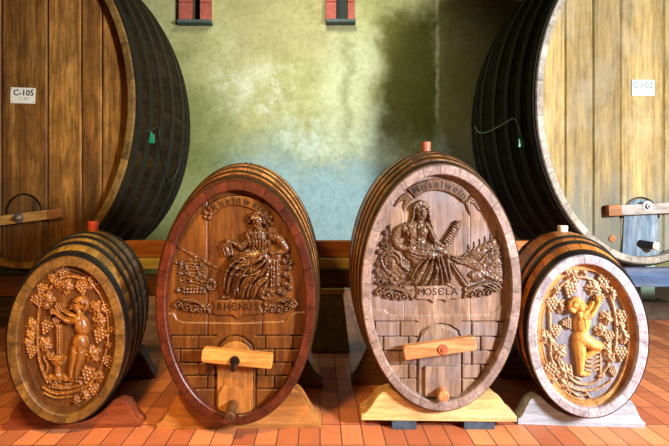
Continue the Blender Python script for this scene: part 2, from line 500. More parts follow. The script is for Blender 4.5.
glass = NT('dim_glass')
glass.b.inputs['Transmission Weight'].default_value = 0.0
gm = glass.fin(S(40, 52, 48), 0.5, 0.2)
for i, (h, jl, jr, sr) in enumerate(((holes[0], 180.5, 212, (180, 213)), (holes[1], 325.5, 354, (326, 355)))):
    wroot = empty('window_%d' % (i + 1), ((h[0] + h[1]) / 2, WY, h[2]))
    tag(wroot, kind='structure')
    cx = (h[0] + h[1]) / 2
    for e0, e1 in ((P(jl, 0, WY).x, h[0]), (h[1], P(jr, 0, WY).x)):
        b = MB()
        z = 0.0
        for q, hh in enumerate((0.24, 0.22, 0.26, 0.25)):
            b.box(((e0 + e1) / 2 - cx, -0.02, z + hh / 2), (e1 - e0, 0.14, hh - 0.006), None, random.random())
            z += hh
        tag(b.build('window_jamb', M['redstone'], wroot, False, 0.006), kind='structure')
    b = MB()
    s0, s1 = P(sr[0], 0, WY).x, P(sr[1], 0, WY).x
    b.box(((s0 + s1) / 2 - cx, -0.04, -0.02), (s1 - s0, 0.2, 0.04))
    tag(b.build('window_sill', M['sill'], wroot, False, 0.004), kind='structure')
    b = MB()
    b.box((0, 0.22, 0.475), (h[1] - h[0] - 0.002, 0.01, 0.95))
    tag(b.build('window_pane', gm, wroot), kind='structure')

# ------------------------------------------------------------------ relief carving on a cask head


class Cask:
    """an oval cask lying on its long side; local x right, y back along the axis, z up from its lowest head point"""

    def __init__(s, name, X, Y, zc, a, b, yaw, L, ba, bb, zl=0.0):
        s.a, s.b, s.L, s.ba, s.bb, s.yaw, s.zl = a, b, L, ba, bb, yaw, zl
        s.root = empty(name, (X, Y, zc - b), yaw)
        s.loc = Vector((X, Y, zc - b))
        s.R = Matrix.Rotation(yaw, 3, 'Z')
        s.Ri = s.R.transposed()
        s.o = s.Ri @ (Vector((0, 0, CAMZ)) - s.loc)

    def local(s, px, py, yp):
        """place on the plane local y = yp that the photo position falls on (arrays allowed)"""
        px = np.asarray(px, float); py = np.asarray(py, float)
        d = np.stack([(px - HX) / F, np.ones_like(px), -(py - HY) / F], -1)
        Ri = np.array(s.Ri)
        dl = d @ Ri.T
        t = (yp - s.o.y) / dl[..., 1]
        return np.array(s.o) + dl * t[..., None]

    def lp(s, px, py, yp):
        return Vector(s.local(px, py, yp).tolist())

    def prof(s, y):
        t = 1 - ((y - s.L / 2) / (s.L / 2)) ** 2
        return s.a + s.ba * t, s.b + s.bb * t, s.b + s.zl * t

    def ring(s, y, off, n):
        ra, rb, zc = s.prof(y)
        return [((ra + off) * math.cos(2 * PI * i / n), y, zc + (rb + off) * math.sin(2 * PI * i / n)) for i in range(n)]

    def staves(s, mat, n=30, y0=0.0, thick=0.03, segs=4, groove=0.003):
        N = n * segs
        fr = [0.0, 0.05, 0.5, 0.95]
        TH = [2 * PI * (i // 4 + fr[i % 4]) / n for i in range(N)]
        ys = np.linspace(y0, s.L, 15)
        vs, fs, tn = [], [], []
        tones = rng.random(n)
        for y in ys:
            ra, rb, zc = s.prof(y)
            for i in range(N):
                o = -groove if i % segs == 0 else 0.0
                th = TH[i]
                vs.append(((ra + o) * math.cos(th), y, zc + (rb + o) * math.sin(th)))
        for j in range(len(ys) - 1):
            for i in range(N):
                k = (i + 1) % N
                fs.append((j * N + i, j * N + k, (j + 1) * N + k, (j + 1) * N + i))
                tn.append(tones[i // segs])
        # closed back head, a little inside the chime
        base = (len(ys) - 1) * N
        m = len(vs)
        ra, rb, zc = s.prof(s.L)
        for i in range(N):
            th = TH[i]
            vs.append(((ra - thick) * math.cos(th), s.L, s.b + (rb - thick) * math.sin(th)))
        for i in range(N):
            vs.append(((ra - thick) * math.cos(TH[i]), s.L - 0.03, s.b + (rb - thick) * math.sin(TH[i])))
        for i in range(N):
            k = (i + 1) % N
            fs.append((base + i, base + k, m + k, m + i)); tn.append(0.5)
            fs.append((m + i, m + k, m + N + k, m + N + i)); tn.append(0.5)
        fs.append(tuple(range(m + N, m + 2 * N))); tn.append(0.5)
        return link_mesh('staves', vs, fs, mat, s.root, True, tn, 0, 40)

    def chime(s, mat, t, rec, n=26, depth=0.07, segs=6, bev=0.005):
        """the stave ends seen as a ring round the head"""
        N = n * segs
        fr = [0.0, 0.014, 0.3, 0.5, 0.7, 0.986]
        jit = rng.uniform(-0.18, 0.18, n + 1); jit[n] = jit[0]
        TH = []
        for i in range(N):
            q = i // 6
            a0, a1 = q + jit[q], q + 1 + jit[q + 1]
            TH.append(2 * PI * (a0 + (a1 - a0) * fr[i % 6]) / n)
        tones = rng.random(n)
        rows = [(depth, 0.0, 0), (bev, 0.0, 0), (0.0, -bev, 0), (0.0, -t + bev, 0), (bev, -t, 0), (rec + 0.01, -t - 0.001, 0)]
        vs, fs, tn = [], [], []
        for (y, off, _) in rows:
            if y == depth:
                ra, rb, zc = s.prof(y)
                ra += 0.001; rb += 0.001
            else:
                ra, rb, zc = s.a + off, s.b + off, s.b
            for i in range(N):
                th = TH[i]
                g = 0.004 if i % segs == 0 and y < depth else 0.0
                vs.append((ra * math.cos(th), y + g, zc + rb * math.sin(th)))
        for j in range(len(rows) - 1):
            for i in range(N):
                k = (i + 1) % N
                fs.append((j * N + i, (j + 1) * N + i, (j + 1) * N + k, j * N + k))
                tn.append(tones[i // segs])
        return link_mesh('chime', vs, [f[::-1] for f in fs], mat, s.root, True, tn, 0, 30)

    def border(s, mat, t, wdt, rec, hgt=0.012):
        """flat raised border left round the carved ground of the head"""
        N = 160
        rows = [(rec + 0.01, -t + 0.003), (rec - hgt, -t + 0.003), (rec - hgt, -t - wdt + 0.006), (rec - hgt - 0.003, -t - wdt + 0.004), (rec - hgt - 0.003, -t - wdt + 0.002), (rec - hgt + 0.002, -t - wdt), (rec + 0.004, -t - wdt - 0.003)]
        vs, fs = [], []
        for (y, off) in rows:
            for i in range(N):
                th = 2 * PI * i / N
                vs.append(((s.a + off) * math.cos(th), y, s.b + (s.b + off) * math.sin(th)))
        for j in range(len(rows) - 1):
            for i in range(N):
                k = (i + 1) % N
                fs.append((j * N + i, (j + 1) * N + i, (j + 1) * N + k, j * N + k))
        return link_mesh('head_border', vs, fs, mat, s.root, True, None, 0, 35)

    def hoops(s, bands, mat, th=0.006):
        n = 128
        for (y0, y1) in bands:
            vs, fs = [], []
            rows = [(y0, -0.004), (y0, th), (y0 + 0.15 * (y1 - y0), th + 0.0012), (y1 - 0.15 * (y1 - y0), th + 0.0012), (y1, th), (y1, -0.004)]
            for (y, o) in rows: vs += s.ring(y, o, n)
            for j in range(len(rows) - 1):
                for i in range(n):
                    k = (i + 1) % n
                    fs.append((j * n + i, j * n + k, (j + 1) * n + k, (j + 1) * n + i))
            mb = MB(); mb.add(vs, [f[::-1] for f in fs])
            ym = (y0 + y1) / 2
            ra, rb, zc = s.prof(ym)
            for dth in (-0.05, -0.02):
                t0 = PI / 2 + dth * 2
                p = Vector(((ra + th) * math.cos(t0), ym, zc + (rb + th) * math.sin(t0)))
                nrm = Vector((math.cos(t0), 0, math.sin(t0)))
                mb.cyl(p, p + nrm * 0.005, 0.007, 0.004, 8)
            mb.build('hoop', mat, s.root, True, 0, 40)


class Relief:
    """height field over part of a head, drawn with rounded strokes, domes and bevelled outlines"""

    def __init__(s, cask, yp, box, step=0.45):
        s.c, s.yp = cask, yp
        s.x0, s.y0, s.x1, s.y1 = box
        s.xs = np.arange(s.x0, s.x1 + step, step)
        s.ys = np.arange(s.y0, s.y1 + step, step)
        s.gx, s.gy = np.meshgrid(s.xs, s.ys)
        s.h = np.zeros_like(s.gx)
        s.step = step

    def win(s, x0, y0, x1, y1):
        i0 = max(0, int((x0 - s.x0) / s.step) - 1); i1 = min(len(s.xs), int((x1 - s.x0) / s.step) + 2)
        j0 = max(0, int((y0 - s.y0) / s.step) - 1); j1 = min(len(s.ys), int((y1 - s.y0) / s.step) + 2)
        if i1 <= i0 or j1 <= j0: return None
        return slice(j0, j1), slice(i0, i1)

    def put(s, sl, v, k=0.0):
        cur = s.h[sl]
        if k > 0:
            both = (cur > 1e-5) & (v > 1e-5)
            hh = np.clip(k - np.abs(cur - v), 0, None) / k
            s.h[sl] = np.maximum(cur, v) + np.where(both, hh * hh * k * 0.25, 0)
        else:
            s.h[sl] = np.maximum(cur, v)

    def dome(s, cx, cy, rx, ry=None, rot=0, h=0.012, base=0.0, k=0.0):
        ry = ry or rx
        R = max(rx, ry)
        sl = s.win(cx - R, cy - R, cx + R, cy + R)
        if sl is None: return
        x = s.gx[sl] - cx; y = s.gy[sl] - cy
        c, n = math.cos(math.radians(rot)), math.sin(math.radians(rot))
        u = (x * c + y * n) / rx; v = (-x * n + y * c) / ry
        q = u * u + v * v
        s.put(sl, np.where(q < 1, base + h * np.sqrt(np.clip(1 - q, 0, 1)), 0), k)

    def dist(s, pts, radii, sl):
        X = s.gx[sl]; Y = s.gy[sl]
        best = np.full(X.shape, 9.0)
        for i in range(len(pts) - 1):
            ax, ay = pts[i][:2]; bx, by = pts[i + 1][:2]
            dx, dy = bx - ax, by - ay
            L = dx * dx + dy * dy + 1e-9
            t = np.clip(((X - ax) * dx + (Y - ay) * dy) / L, 0, 1)
            d = np.hypot(X - ax - t * dx, Y - ay - t * dy)
            r = radii[i] + (radii[i + 1] - radii[i]) * t
            best = np.minimum(best, d / r)
        return best

    def stroke(s, pts, r=2.0, h=0.010, base=0.0, r1=None, k=0.0, smooth=True, mid=None):
        if smooth and len(pts) > 2: pts = catmull(pts, 6)
        n = len(pts)
        r1 = r if r1 is None else r1
        rad = [r + (r1 - r) * i / (n - 1) for i in range(n)]
        if mid: rad = [rd + (mid - rd) * math.sin(PI * i / (n - 1)) for i, rd in enumerate(rad)]
        R = max(rad)
        A = np.array([p[:2] for p in pts])
        sl = s.win(A[:, 0].min() - R, A[:, 1].min() - R, A[:, 0].max() + R, A[:, 1].max() + R)
        if sl is None: return
        q = s.dist(pts, rad, sl)
        s.put(sl, np.where(q < 1, base + h * np.sqrt(np.clip(1 - q * q, 0, 1)), 0), k)

    def sd(s, pts, sl):
        X = s.gx[sl]; Y = s.gy[sl]
        d = np.full(X.shape, 1e9)
        inside = np.zeros(X.shape, bool)
        n = len(pts)
        for i in range(n):
            ax, ay = pts[i][:2]; bx, by = pts[(i + 1) % n][:2]
            dx, dy = bx - ax, by - ay
            t = np.clip(((X - ax) * dx + (Y - ay) * dy) / (dx * dx + dy * dy + 1e-9), 0, 1)
            d = np.minimum(d, np.hypot(X - ax - t * dx, Y - ay - t * dy))
            cond = ((ay > Y) != (by > Y))
            with np.errstate(divide='ignore', invalid='ignore'):
                xi = (bx - ax) * (Y - ay) / (by - ay + (1e-12 if by == ay else 0)) + ax
            inside ^= cond & (X < xi)
        return np.where(inside, d, -d)

    def poly(s, pts, h=0.010, bev=2.0, base=0.0, smooth=False, k=0.0):
        if smooth: pts = catmull(pts, 6, True)
        A = np.array([p[:2] for p in pts])
        sl = s.win(A[:, 0].min(), A[:, 1].min(), A[:, 0].max(), A[:, 1].max())
        if sl is None: return
        q = s.sd(pts, sl)
        t = np.clip(q / bev, 0, 1)
        s.put(sl, np.where(q > 0, base + h * np.sqrt(np.clip(1 - (1 - t) ** 2, 0, 1)), 0), k)

    def carve(s, pts, r=1.0, d=0.004, smooth=True, only=True):
        if smooth and len(pts) > 2: pts = catmull(pts, 6)
        A = np.array([p[:2] for p in pts])
        sl = s.win(A[:, 0].min() - r, A[:, 1].min() - r, A[:, 0].max() + r, A[:, 1].max() + r)
        if sl is None: return
        q = s.dist(pts, [r] * len(pts), sl)
        cut = np.where(q < 1, d * (1 - q * q), 0)
        if only:
            s.h[sl] = np.where(s.h[sl] > 1e-5, np.maximum(s.h[sl] - cut, 0.0012), s.h[sl])
        else:
            s.h[sl] -= cut

    def add(s, pts, r=1.0, d=0.003, smooth=True):
        """raised fold on what is already carved"""
        if smooth and len(pts) > 2: pts = catmull(pts, 6)
        A = np.array([p[:2] for p in pts])
        sl = s.win(A[:, 0].min() - r, A[:, 1].min() - r, A[:, 0].max() + r, A[:, 1].max() + r)
        if sl is None: return
        q = s.dist(pts, [r] * len(pts), sl)
        s.h[sl] += np.where((q < 1) & (s.h[sl] > 1e-5), d * (1 - q * q), 0)

    def leaf(s, cx, cy, r, rot=0, h=0.011):
        c0 = math.radians(rot)
        pts = []
        for i in range(60):
            th = 2 * PI * i / 60
            lob = 0.66 + 0.34 * abs(math.cos(2.5 * th)) ** 0.7 + 0.05 * math.cos(17 * th)
            if abs(th - PI) < 0.35: lob *= 0.75
            a = th + c0
            pts.append((cx + r * lob * math.cos(a), cy + r * lob * math.sin(a)))
        s.poly(pts, h, r * 0.75)
        for j in (-2, -1, 0, 1, 2):
            a = c0 + j * 2 * PI / 5
            s.carve([(cx - 0.2 * r * math.cos(c0), cy - 0.2 * r * math.sin(c0)), (cx + 0.85 * r * math.cos(a), cy + 0.85 * r * math.sin(a))], max(0.55, r * 0.11), h * 0.4)
            a2 = c0 + (j + 0.5) * 2 * PI / 5
            s.add([(cx, cy), (cx + 0.5 * r * math.cos(a2), cy + 0.5 * r * math.sin(a2))], r * 0.22, h * 0.25)

    def grapes(s, cx, cy, r, rot=90, h=0.012, g=None):
        g = g or max(1.25, r * 0.27)
        c0 = math.radians(rot)
        for row, cnt in enumerate((3, 4, 3, 2, 1)):
            for q in range(cnt):
                u = (row - 1.7) * g * 1.55
                v = (q - (cnt - 1) / 2) * g * 1.8 + random.uniform(-.15, .15) * g
                x = cx + u * math.cos(c0) - v * math.sin(c0); y = cy + u * math.sin(c0) + v * math.cos(c0)
                s.dome(x, y, g, g, 0, h * 0.62, h * (0.34 + 0.1 * (cnt > 2)))

    def curl(s, cx, cy, r, turns=1.3, start=0, cw=1, rad=1.0, h=0.008):
        pts = []
        for i in range(22):
            t = i / 21
            a = math.radians(start) + cw * turns * 2 * PI * t
            rr = r * (1 - 0.82 * t)
            pts.append((cx + rr * math.cos(a), cy + rr * math.sin(a)))
        s.stroke(pts, rad, h, 0, rad * 1.05, smooth=False)
        s.dome(cx, cy, rad * 1.25, None, 0, h * 1.1)

    def tooling(s, amp, cell):
        """uneven knife marks"""
        h, w_ = s.h.shape
        out = np.zeros((h, w_))
        for c, a in ((cell, 1.0), (cell * 0.5, 0.6)):
            n = max(1, c / s.step)
            gh, gw = int(h / n) + 3, int(w_ / n) + 3
            g = rng.normal(0, 1, (gh, gw))
            yy = np.arange(h) / n; xx = np.arange(w_) / n
            y0 = yy.astype(int); x0 = xx.astype(int)
            fy = (yy - y0)[:, None]; fx = (xx - x0)[None, :]
            fy = fy * fy * (3 - 2 * fy); fx = fx * fx * (3 - 2 * fx)
            out += a * ((g[y0][:, x0] * (1 - fx) + g[y0][:, x0 + 1] * fx) * (1 - fy) + (g[y0 + 1][:, x0] * (1 - fx) + g[y0 + 1][:, x0 + 1] * fx) * fy)
        s.h = np.where(s.h > 5e-4, np.maximum(s.h + out * amp, 0.0012), s.h)

    def build(s, name, mat, parent, mask=None, full=False, tool=0.0011):
        if not full and tool: s.tooling(tool, 2.2)
        H = s.h
        on = np.ones_like(H, bool) if full else (H > 5e-4)
        if mask is not None: on &= mask
        cell = on[:-1, :-1] | on[1:, :-1] | on[:-1, 1:] | on[1:, 1:]
        if full: cell = on[:-1, :-1] & on[1:, :-1] & on[:-1, 1:] & on[1:, 1:]
        used = np.zeros_like(on)
        used[:-1, :-1] |= cell; used[1:, :-1] |= cell; used[:-1, 1:] |= cell; used[1:, 1:] |= cell
        idx = -np.ones(H.shape, int)
        idx[used] = np.arange(used.sum())
        L = s.c.local(s.gx[used], s.gy[used], s.yp)
        hh = np.where(on, H, -0.0015)[used]
        L[:, 1] -= hh * (1.0 if full else 1.1)
        j, i = np.nonzero(cell)
        fs = np.stack([idx[j, i], idx[j + 1, i], idx[j + 1, i + 1], idx[j, i + 1]], -1)
        return link_mesh(name, L, fs, mat, parent, True)


def letters(cask, name, items, yp, mat, parent, ext=0.0015):
    """items: (character, px, py, size in photo pixels, angle in degrees)"""
    mb = MB()
    for (chs, px, py, size, ang, *rest) in items:
        cu = bpy.data.curves.new('glyph', 'FONT')
        cu.body = chs
        cu.size = 1.0
        cu.align_x = 'CENTER'; cu.align_y = 'CENTER'
        cu.extrude = 0.5
        cu.resolution_u = 3
        if len(rest) > 1: cu.offset = rest[1]
        o = bpy.data.objects.new('glyph', cu)
        COL.objects.link(o)
        dg = bpy.context.evaluated_depsgraph_get()
        me = bpy.data.meshes.new_from_object(o.evaluated_get(dg))
        bpy.data.objects.remove(o)
        c = cask.lp(px, py, yp)
        e = cask.lp(px + 1, py, yp)
        sc = (e - c).length * size
        wd = rest[0] if rest else 1.0
        a = math.radians(ang)
        vs = []
        for v in me.vertices:
            x, y = v.co.x * sc * wd, v.co.y * sc
            vs.append((c.x + x * math.cos(a) - y * math.sin(a), yp - v.co.z * 2 * ext, c.z + x * math.sin(a) + y * math.cos(a)))
        mb.add(vs, [tuple(p.vertices) for p in me.polygons])
        bpy.data.meshes.remove(me)
    return mb.build(name, mat, parent)


def arc_text(cask, text, pts, size, yp, mat, parent, widths=None, wide=1.0):
    """text along a curve of photo positions"""
    c = np.array(catmull(pts, 12))
    seg = np.hypot(*np.diff(c, axis=0).T)
    cum = np.concatenate([[0], np.cumsum(seg)])
    wd = {'M': 1.35, 'w': 1.25, 'R': 1.05, 'i': 0.5, 'l': 0.5}
    ws = [wd.get(ch, 0.9) for ch in text]
    tot = sum(ws)
    acc = 0
    items = []
    for ch, wv in zip(text, ws):
        d = (acc + wv / 2) / tot * cum[-1]
        acc += wv
        x = np.interp(d, cum, c[:, 0]); y = np.interp(d, cum, c[:, 1])
        x2 = np.interp(min(d + 1, cum[-1]), cum, c[:, 0]); y2 = np.interp(min(d + 1, cum[-1]), cum, c[:, 1])
        x1 = np.interp(max(d - 1, 0), cum, c[:, 0]); y1 = np.interp(max(d - 1, 0), cum, c[:, 1])
        items.append((ch, x, y, size, math.degrees(math.atan2(-(y2 - y1), x2 - x1)), wide, 0.008))
    return letters(cask, 'lettering', items, yp, mat, parent)


def head_field(cask, rec, ins, box, step):
    r = Relief(cask, rec, box, step)
    L = cask.local(r.gx, r.gy, rec)
    m = ((L[..., 0] / (cask.a - ins)) ** 2 + ((L[..., 2] - cask.b) / (cask.b - ins)) ** 2) < 1
    return r, m, L


def bar(cask, p_l, p_r, hgt, y_front, thick, mat, end=0.0, tail=None):
    """crossbar: p_l, p_r are photo positions of its end centres on its front plane"""
    a = cask.lp(p_l[0], p_l[1], y_front); c = cask.lp(p_r[0], p_r[1], y_front)
    d = c - a
    L = d.length
    ang = math.atan2(d.z, d.x)
    prof = []
    hh = hgt / 2
    for (x, z) in ((0, -hh * 0.7), (L * 0.02, -hh), (L * 0.98, -hh), (L, -hh * 0.75), (L, hh * 0.75), (L * 0.98, hh), (L * 0.02, hh), (0, hh * 0.7)):
        prof.append((a.x + x * math.cos(ang) - z * math.sin(ang), a.z + x * math.sin(ang) + z * math.cos(ang)))
    mb = MB()
    mb.prism_y(prof, y_front, y_front + thick)
    return mb.build('crossbar', mat, cask.root, False, 0.005)


# ------------------------------------------------------------------ large casks at the back
def big_cask(name, label, cx, cy, hw, hh, D, mats, joints, door, barspec, plate):
    s = D / F
    c = P(cx, cy, D)
    K = Cask(name, c.x, c.y, c.z, hw * s, hh * s, 0.0, 1.7, 0.12, 0.13)
    tag(K.root, label, 'barrel')
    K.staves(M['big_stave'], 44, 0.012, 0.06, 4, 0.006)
    rec = 0.07
    K.chime(mats['rim'], 0.055, rec, 52, 0.018, 6)
    bands = [(0.03, 0.10), (0.19, 0.26), (0.38, 0.45), (0.62, 0.70), (0.96, 1.04), (1.2, 1.27), (1.4, 1.47), (1.57, 1.65)]
    K.hoops(bands, M['iron_big'], 0.009)
    # head of vertical planks
    r, m, Lc = head_field(K, rec, 0.058, (cx - hw - 4, max(cy - hh - 4, -75), cx + hw + 4, cy + hh + 4), 0.7)
    for jx in joints:
        r.carve([(jx, -90), (jx + random.uniform(-0.6, 0.6), 300)], 1.15, 0.024, False, False)
    r.h += rng.normal(0, 0.0004, r.h.shape)
    o = r.build('head', mats['head'], K.root, m, True)
    me = o.data
    n = len(me.polygons)
    cen = np.zeros(n * 3); me.polygons.foreach_get('center', cen)
    cen = cen.reshape(-1, 3)[:, 0]
    jl = sorted(float(K.local(j, cy, rec)[0]) for j in joints)
    tones = rng.random(len(jl) + 1)
    me.attributes['tone'].data.foreach_set('value', tones[np.searchsorted(jl, cen)].astype(np.float32))
    # hatch
    x0, x1, ytop, ysp, yb = door
    mb = MB()
    A = K.lp(x0, yb, rec); B = K.lp(x1, yb, rec); T = K.lp((x0 + x1) / 2, ytop, rec); SP = K.lp(x0, ysp, rec)
    cxl = (A.x + B.x) / 2; hwl = (B.x - A.x) / 2
    prof = [(cxl - hwl * 1.08, A.z), (cxl + hwl * 1.08, A.z)] + [(cxl + hwl * math.cos(t), SP.z + (T.z - SP.z) * math.sin(t)) for t in np.linspace(0, PI, 22)]
    mb.prism_y(prof, rec - 0.012, rec + 0.01)
    dr = mb.build('hatch', mats['door'], K.root, False, 0.004)
    mb = MB()
    pts = [(cxl + (hwl + 0.012) * math.cos(t), rec - 0.004, SP.z + (T.z - SP.z + 0.012) * math.sin(t)) for t in np.linspace(0, PI, 26)]
    mb.tube(pts, 0.007, 6)
    mb.build('hatch_seam', M['darkmetal'], dr, True)
    # crossbar, bolt
    (bl, brr, bh, bolt, endx) = barspec
    yf = rec - 0.07
    bo = bar(K, bl, brr, bh * s, yf, 0.05, mats['bar'])
    if endx:
        e0 = K.lp(endx[0][0], endx[0][1], yf - 0.002); e1 = K.lp(endx[1][0], endx[1][1], yf - 0.002)
        mb = MB()
        ang = math.atan2(e1.z - e0.z, e1.x - e0.x)
        mb.box(((e0.x + e1.x) / 2, yf + 0.024, (e0.z + e1.z) / 2), ((e1 - e0).length, 0.056, bh * s * 1.04), Matrix.Rotation(-ang, 3, 'Y'))
        mb.build('bar_end', M['bar_end'], bo, False, 0.004)
    p = K.lp(bolt[0], bolt[1], yf)
    mb = MB()
    mb.cyl(p + Vector((0, 0.002, 0)), p - Vector((0, 0.006, 0)), 0.045, 0.042, 20)
    mb.cyl(p, p - Vector((0, 0.028, 0)), 0.026, 0.024, 6)
    mb.cyl(p, p - Vector((0, 0.045, 0)), 0.012, 0.011, 10)
    mb.build('bolt', M['steel'], bo, True, 0, 30)
    # number plate
    px, py, pw, ph, ang, pm, im1, im2, tx1, tx2 = plate
    cpl = K.lp(px, py, rec)
    mb = MB()
    mb.box((cpl.x, rec - 0.006, cpl.z), (pw * s, 0.006, ph * s), Matrix.Rotation(math.radians(ang), 3, 'Y'))
    pl = mb.build('number_plate', pm, K.root, False, 0.001)
    letters(K, 'lettering', [(tx1, px + 0.3, py - ph * 0.17, 8.2, -ang, 1.0, 0.02), ], rec - 0.009, im1, pl, 0.0006)
    letters(K, 'lettering', [(tx2, px + 0.8, py + ph * 0.19, 4.2, -ang, 1.0)], rec - 0.009, im2, pl, 0.0006)
    for ex in (-1, 1):
        for ez in (-1, 1):
            mb = MB()
            q = Vector((cpl.x + ex * (pw * s / 2 - 0.012), rec - 0.009, cpl.z + ez * (ph * s / 2 - 0.012)))
            mb.cyl(q, q - Vector((0, 0.003, 0)), 0.004, 0.003, 8)
            mb.build('screw', M['darkmetal'], pl, True)
    return K


BL = big_cask('large_cask', 'huge golden-brown oval cask with plate C-105, at the left', 22, 101, 112, 168, 4.0,
              dict(head=M['bl_head'], rim=M['bl_rim'], door=M['bl_door'], bar=M['bl_bar']),
              [-82, -44, 1, 47.5, 81, 102], (8, 41, 195.5, 214, 262),
              ((-14, 222.5), (60.5, 213), 9.5, (18.5, 218), ((47, 214.8), (61, 213))),
              (23.3, 95.7, 25, 16, 1.5, M['plate'], M['ink'], M['ink_soft'], 'C-105', '2. 5hl'))
BR = big_cask('large_cask', 'huge pale yellow oval cask with a bluish hatch, at the right', 646, 99, 109.5, 165, 4.0,
              dict(head=M['br_head'], rim=M['br_rim'], door=M['br_door'], bar=M['br_bar']),
              [565, 593.5, 621, 664, 700, 732], (623, 657, 199, 218, 257),
              ((609, 210.7), (700, 206.5), 10.5, (647.5, 206), ((608.8, 210.7), (622, 210.1))),
              (642.5, 88, 23, 16, 0, M['plate_blue'], M['faded_ink'], M['faded_ink'], 'C 102', '2.5hl'))
# tap spigot and plug of the pale cask
p = BR.lp(639, 243.5, 0.07)
mb = MB(); mb.cyl(p, p + Vector((0.075, -0.09, -0.012)), 0.033, 0.031, 20)
tp = mb.build('tap_spigot', M['black'], BR.root, True, 0, 40)
mb = MB(); mb.cyl(p + Vector((0.070, -0.085, -0.012)), p + Vector((0.086, -0.104, -0.0135)), 0.036, 0.034, 20)
mb.build('spigot_cap', M['plate'], tp, True, 0, 40)
p = BR.lp(612, 238.5, 0.07)
mb = MB(); mb.cyl(p + Vector((0, 0.01, 0)), p - Vector((0, 0.012, 0)), 0.032, 0.028, 16)
mb.build('plug', M['bar_end'], BR.root, True, 0, 40)


def seal(name, label, K, cable, tagpos, wmat):
    """wire seal hung on the hoops; positions: (angle from the right in degrees, local y)"""
    def onb(th, y, off=0.016):
        ra, rb, zc = K.prof(y)
        t = math.radians(th)
        return K.root.location + Vector(((ra + off) * math.cos(t), y, zc + (rb + off) * math.sin(t)))
    pts = catmull([tuple(onb(*c)) for c in cable], 8)
    base = onb(*tagpos)
    rt = empty(name, base)
    tag(rt, label, 'seal')
    mb = MB(); mb.tube([Vector(p) - base for p in pts], 0.005, 6)
    mb.build('wire', wmat, rt, True)
    mb = MB()
    mb.box((0, 0, -0.03), (0.05, 0.022, 0.075))
    mb.cyl((0, 0, 0.004), (0, 0, 0.03), 0.011, 0.008, 10)
    mb.build('plastic_tag', M['greenplastic'], rt, False, 0.004)
    return rt


seal('wire_seal', 'green plastic seal with thin wire on the side of cask C-105', BL,
     [(-9.2, 0.13), (-8.0, 0.24), (-6.6, 0.34), (-10, 0.37), (-15, 0.47), (-20, 0.6), (-24.5, 0.8), (-20, 0.98), (-11, 1.1)], (-10, 0.24), M['darkwire'])
seal('wire_seal', 'green plastic seal with pale cable on the side of the pale yellow cask', BR,
     [(182, 1.25), (185.4, 1.05), (186.4, 0.75), (185.2, 0.4), (184.6, 0.28), (186.5, 0.22), (191, 0.2)], (192.5, 0.2), M['greenwire'])

# ------------------------------------------------------------------ carved casks


def cask_px(name, label, l, r, t, bt, D, yaw, L, ba, bb, zl=0.0):
    """cask whose front outline spans photo x l..r and y t..bt at depth D"""
    s = D / F
    c = P((l + r) / 2, (t + bt) / 2, D)
    K = Cask(name, c.x, c.y, c.z, (r - l) / 2 * s / (math.cos(yaw) - ((l + r) / 2 - HX) / F * math.sin(yaw)), (bt - t) / 2 * s, yaw, L, ba, bb, zl)
    tag(K.root, label, 'barrel', 'carved wine casks')
    return K


def block_wall(r, rows, xl, xr, axl, axr, rw=1.05, d=0.014):
    """carved masonry joints left and right of an arch"""
    for i, y in enumerate(rows):
        for (a0, a1) in ((xl, axl), (axr, xr)):
            r.carve([(a0, y), (a1, y)], rw, d, False, False)
            if i + 1 < len(rows):
                y2 = rows[i + 1]
                n = 2
                off = 0.35 if i % 2 == 0 else 0.68
                for q in range(n):
                    x = a0 + (a1 - a0) * ((q + off) / n)
                    r.carve([(x, y), (x, y2)], rw, d, False, False)


# ---- right centre: the "Moselwein" cask
RC = cask_px('carved_oval_cask', 'tall oval cask carved with a seated woman, lettered Moselwein and MOSELA', 361, 521, 165, 411.5, 2.55, math.radians(-1.5), 0.85, 0.045, 0.07, 0.035)
REC = 0.05
RC.staves(M['rc_stave'], 34, 0.05)
RC.chime(M['rc_rim'], 0.048, REC, 24)
RC.hoops([(0.012, 0.05), (0.09, 0.118), (0.17, 0.198), (0.26, 0.288), (0.5, 0.53), (0.62, 0.65), (0.76, 0.80)], M['iron_gold'], 0.004)
r, m, Lc = head_field(RC, REC, 0.046, (366, 168, 516, 410), 0.45)
# upper field sunk, with a shaped lower edge
r.poly([(376, 309), (384, 309), (388, 313), (396, 315), (440, 315), (490, 314), (497, 309), (500, 304), (506, 303), (530, 303), (530, 330), (340, 330), (340, 309)], 0.006, 2.0)
r.poly([(340, 321), (530, 321), (530, 430), (340, 430)], 0.006, 1.5)
rows = [321.5, 336.5, 350.5, 364.5, 378.5]
block_wall(r, rows, 366, 516, 416.5, 462)
r.carve([(417, 406), (417, 342), (421, 331), (430, 325.5), (440, 323.5), (450, 325.5), (458, 331), (461.5, 342), (461.5, 406)], 1.1, 0.014, False, False)
for jx in (404, 470):
    r.carve([(jx, 170), (jx, 321)], 0.6, 0.003, False, False)
r.build('head', M['rc_head'], RC.root, m, True)
# door board in the arch
mb = MB()
Z = lambda px, py: RC.lp(px, py, REC)
prof = [(Z(418.5, 397).x, Z(418.5, 397).z), (Z(460, 397).x, Z(460, 397).z)] + [(Z(439.3 + 20.7 * math.cos(t), 344 - 18 * math.sin(t)).x, Z(439.3, 344 - 18 * math.sin(t)).z) for t in np.linspace(0, PI, 22)]
mb.prism_y(prof, REC - 0.012, REC + 0.004)
dr = mb.build('door', M['rc_head'], RC.root, False, 0.004)
mb = MB()
mb.box(((Z(425, 0).x + Z(456, 0).x) / 2, REC - 0.02, Z(440, 380).z), (Z(457, 0).x - Z(424, 0).x, 0.016, 0.16))
mb.build('door_panel', M['rc_head'], dr, False, 0.004)

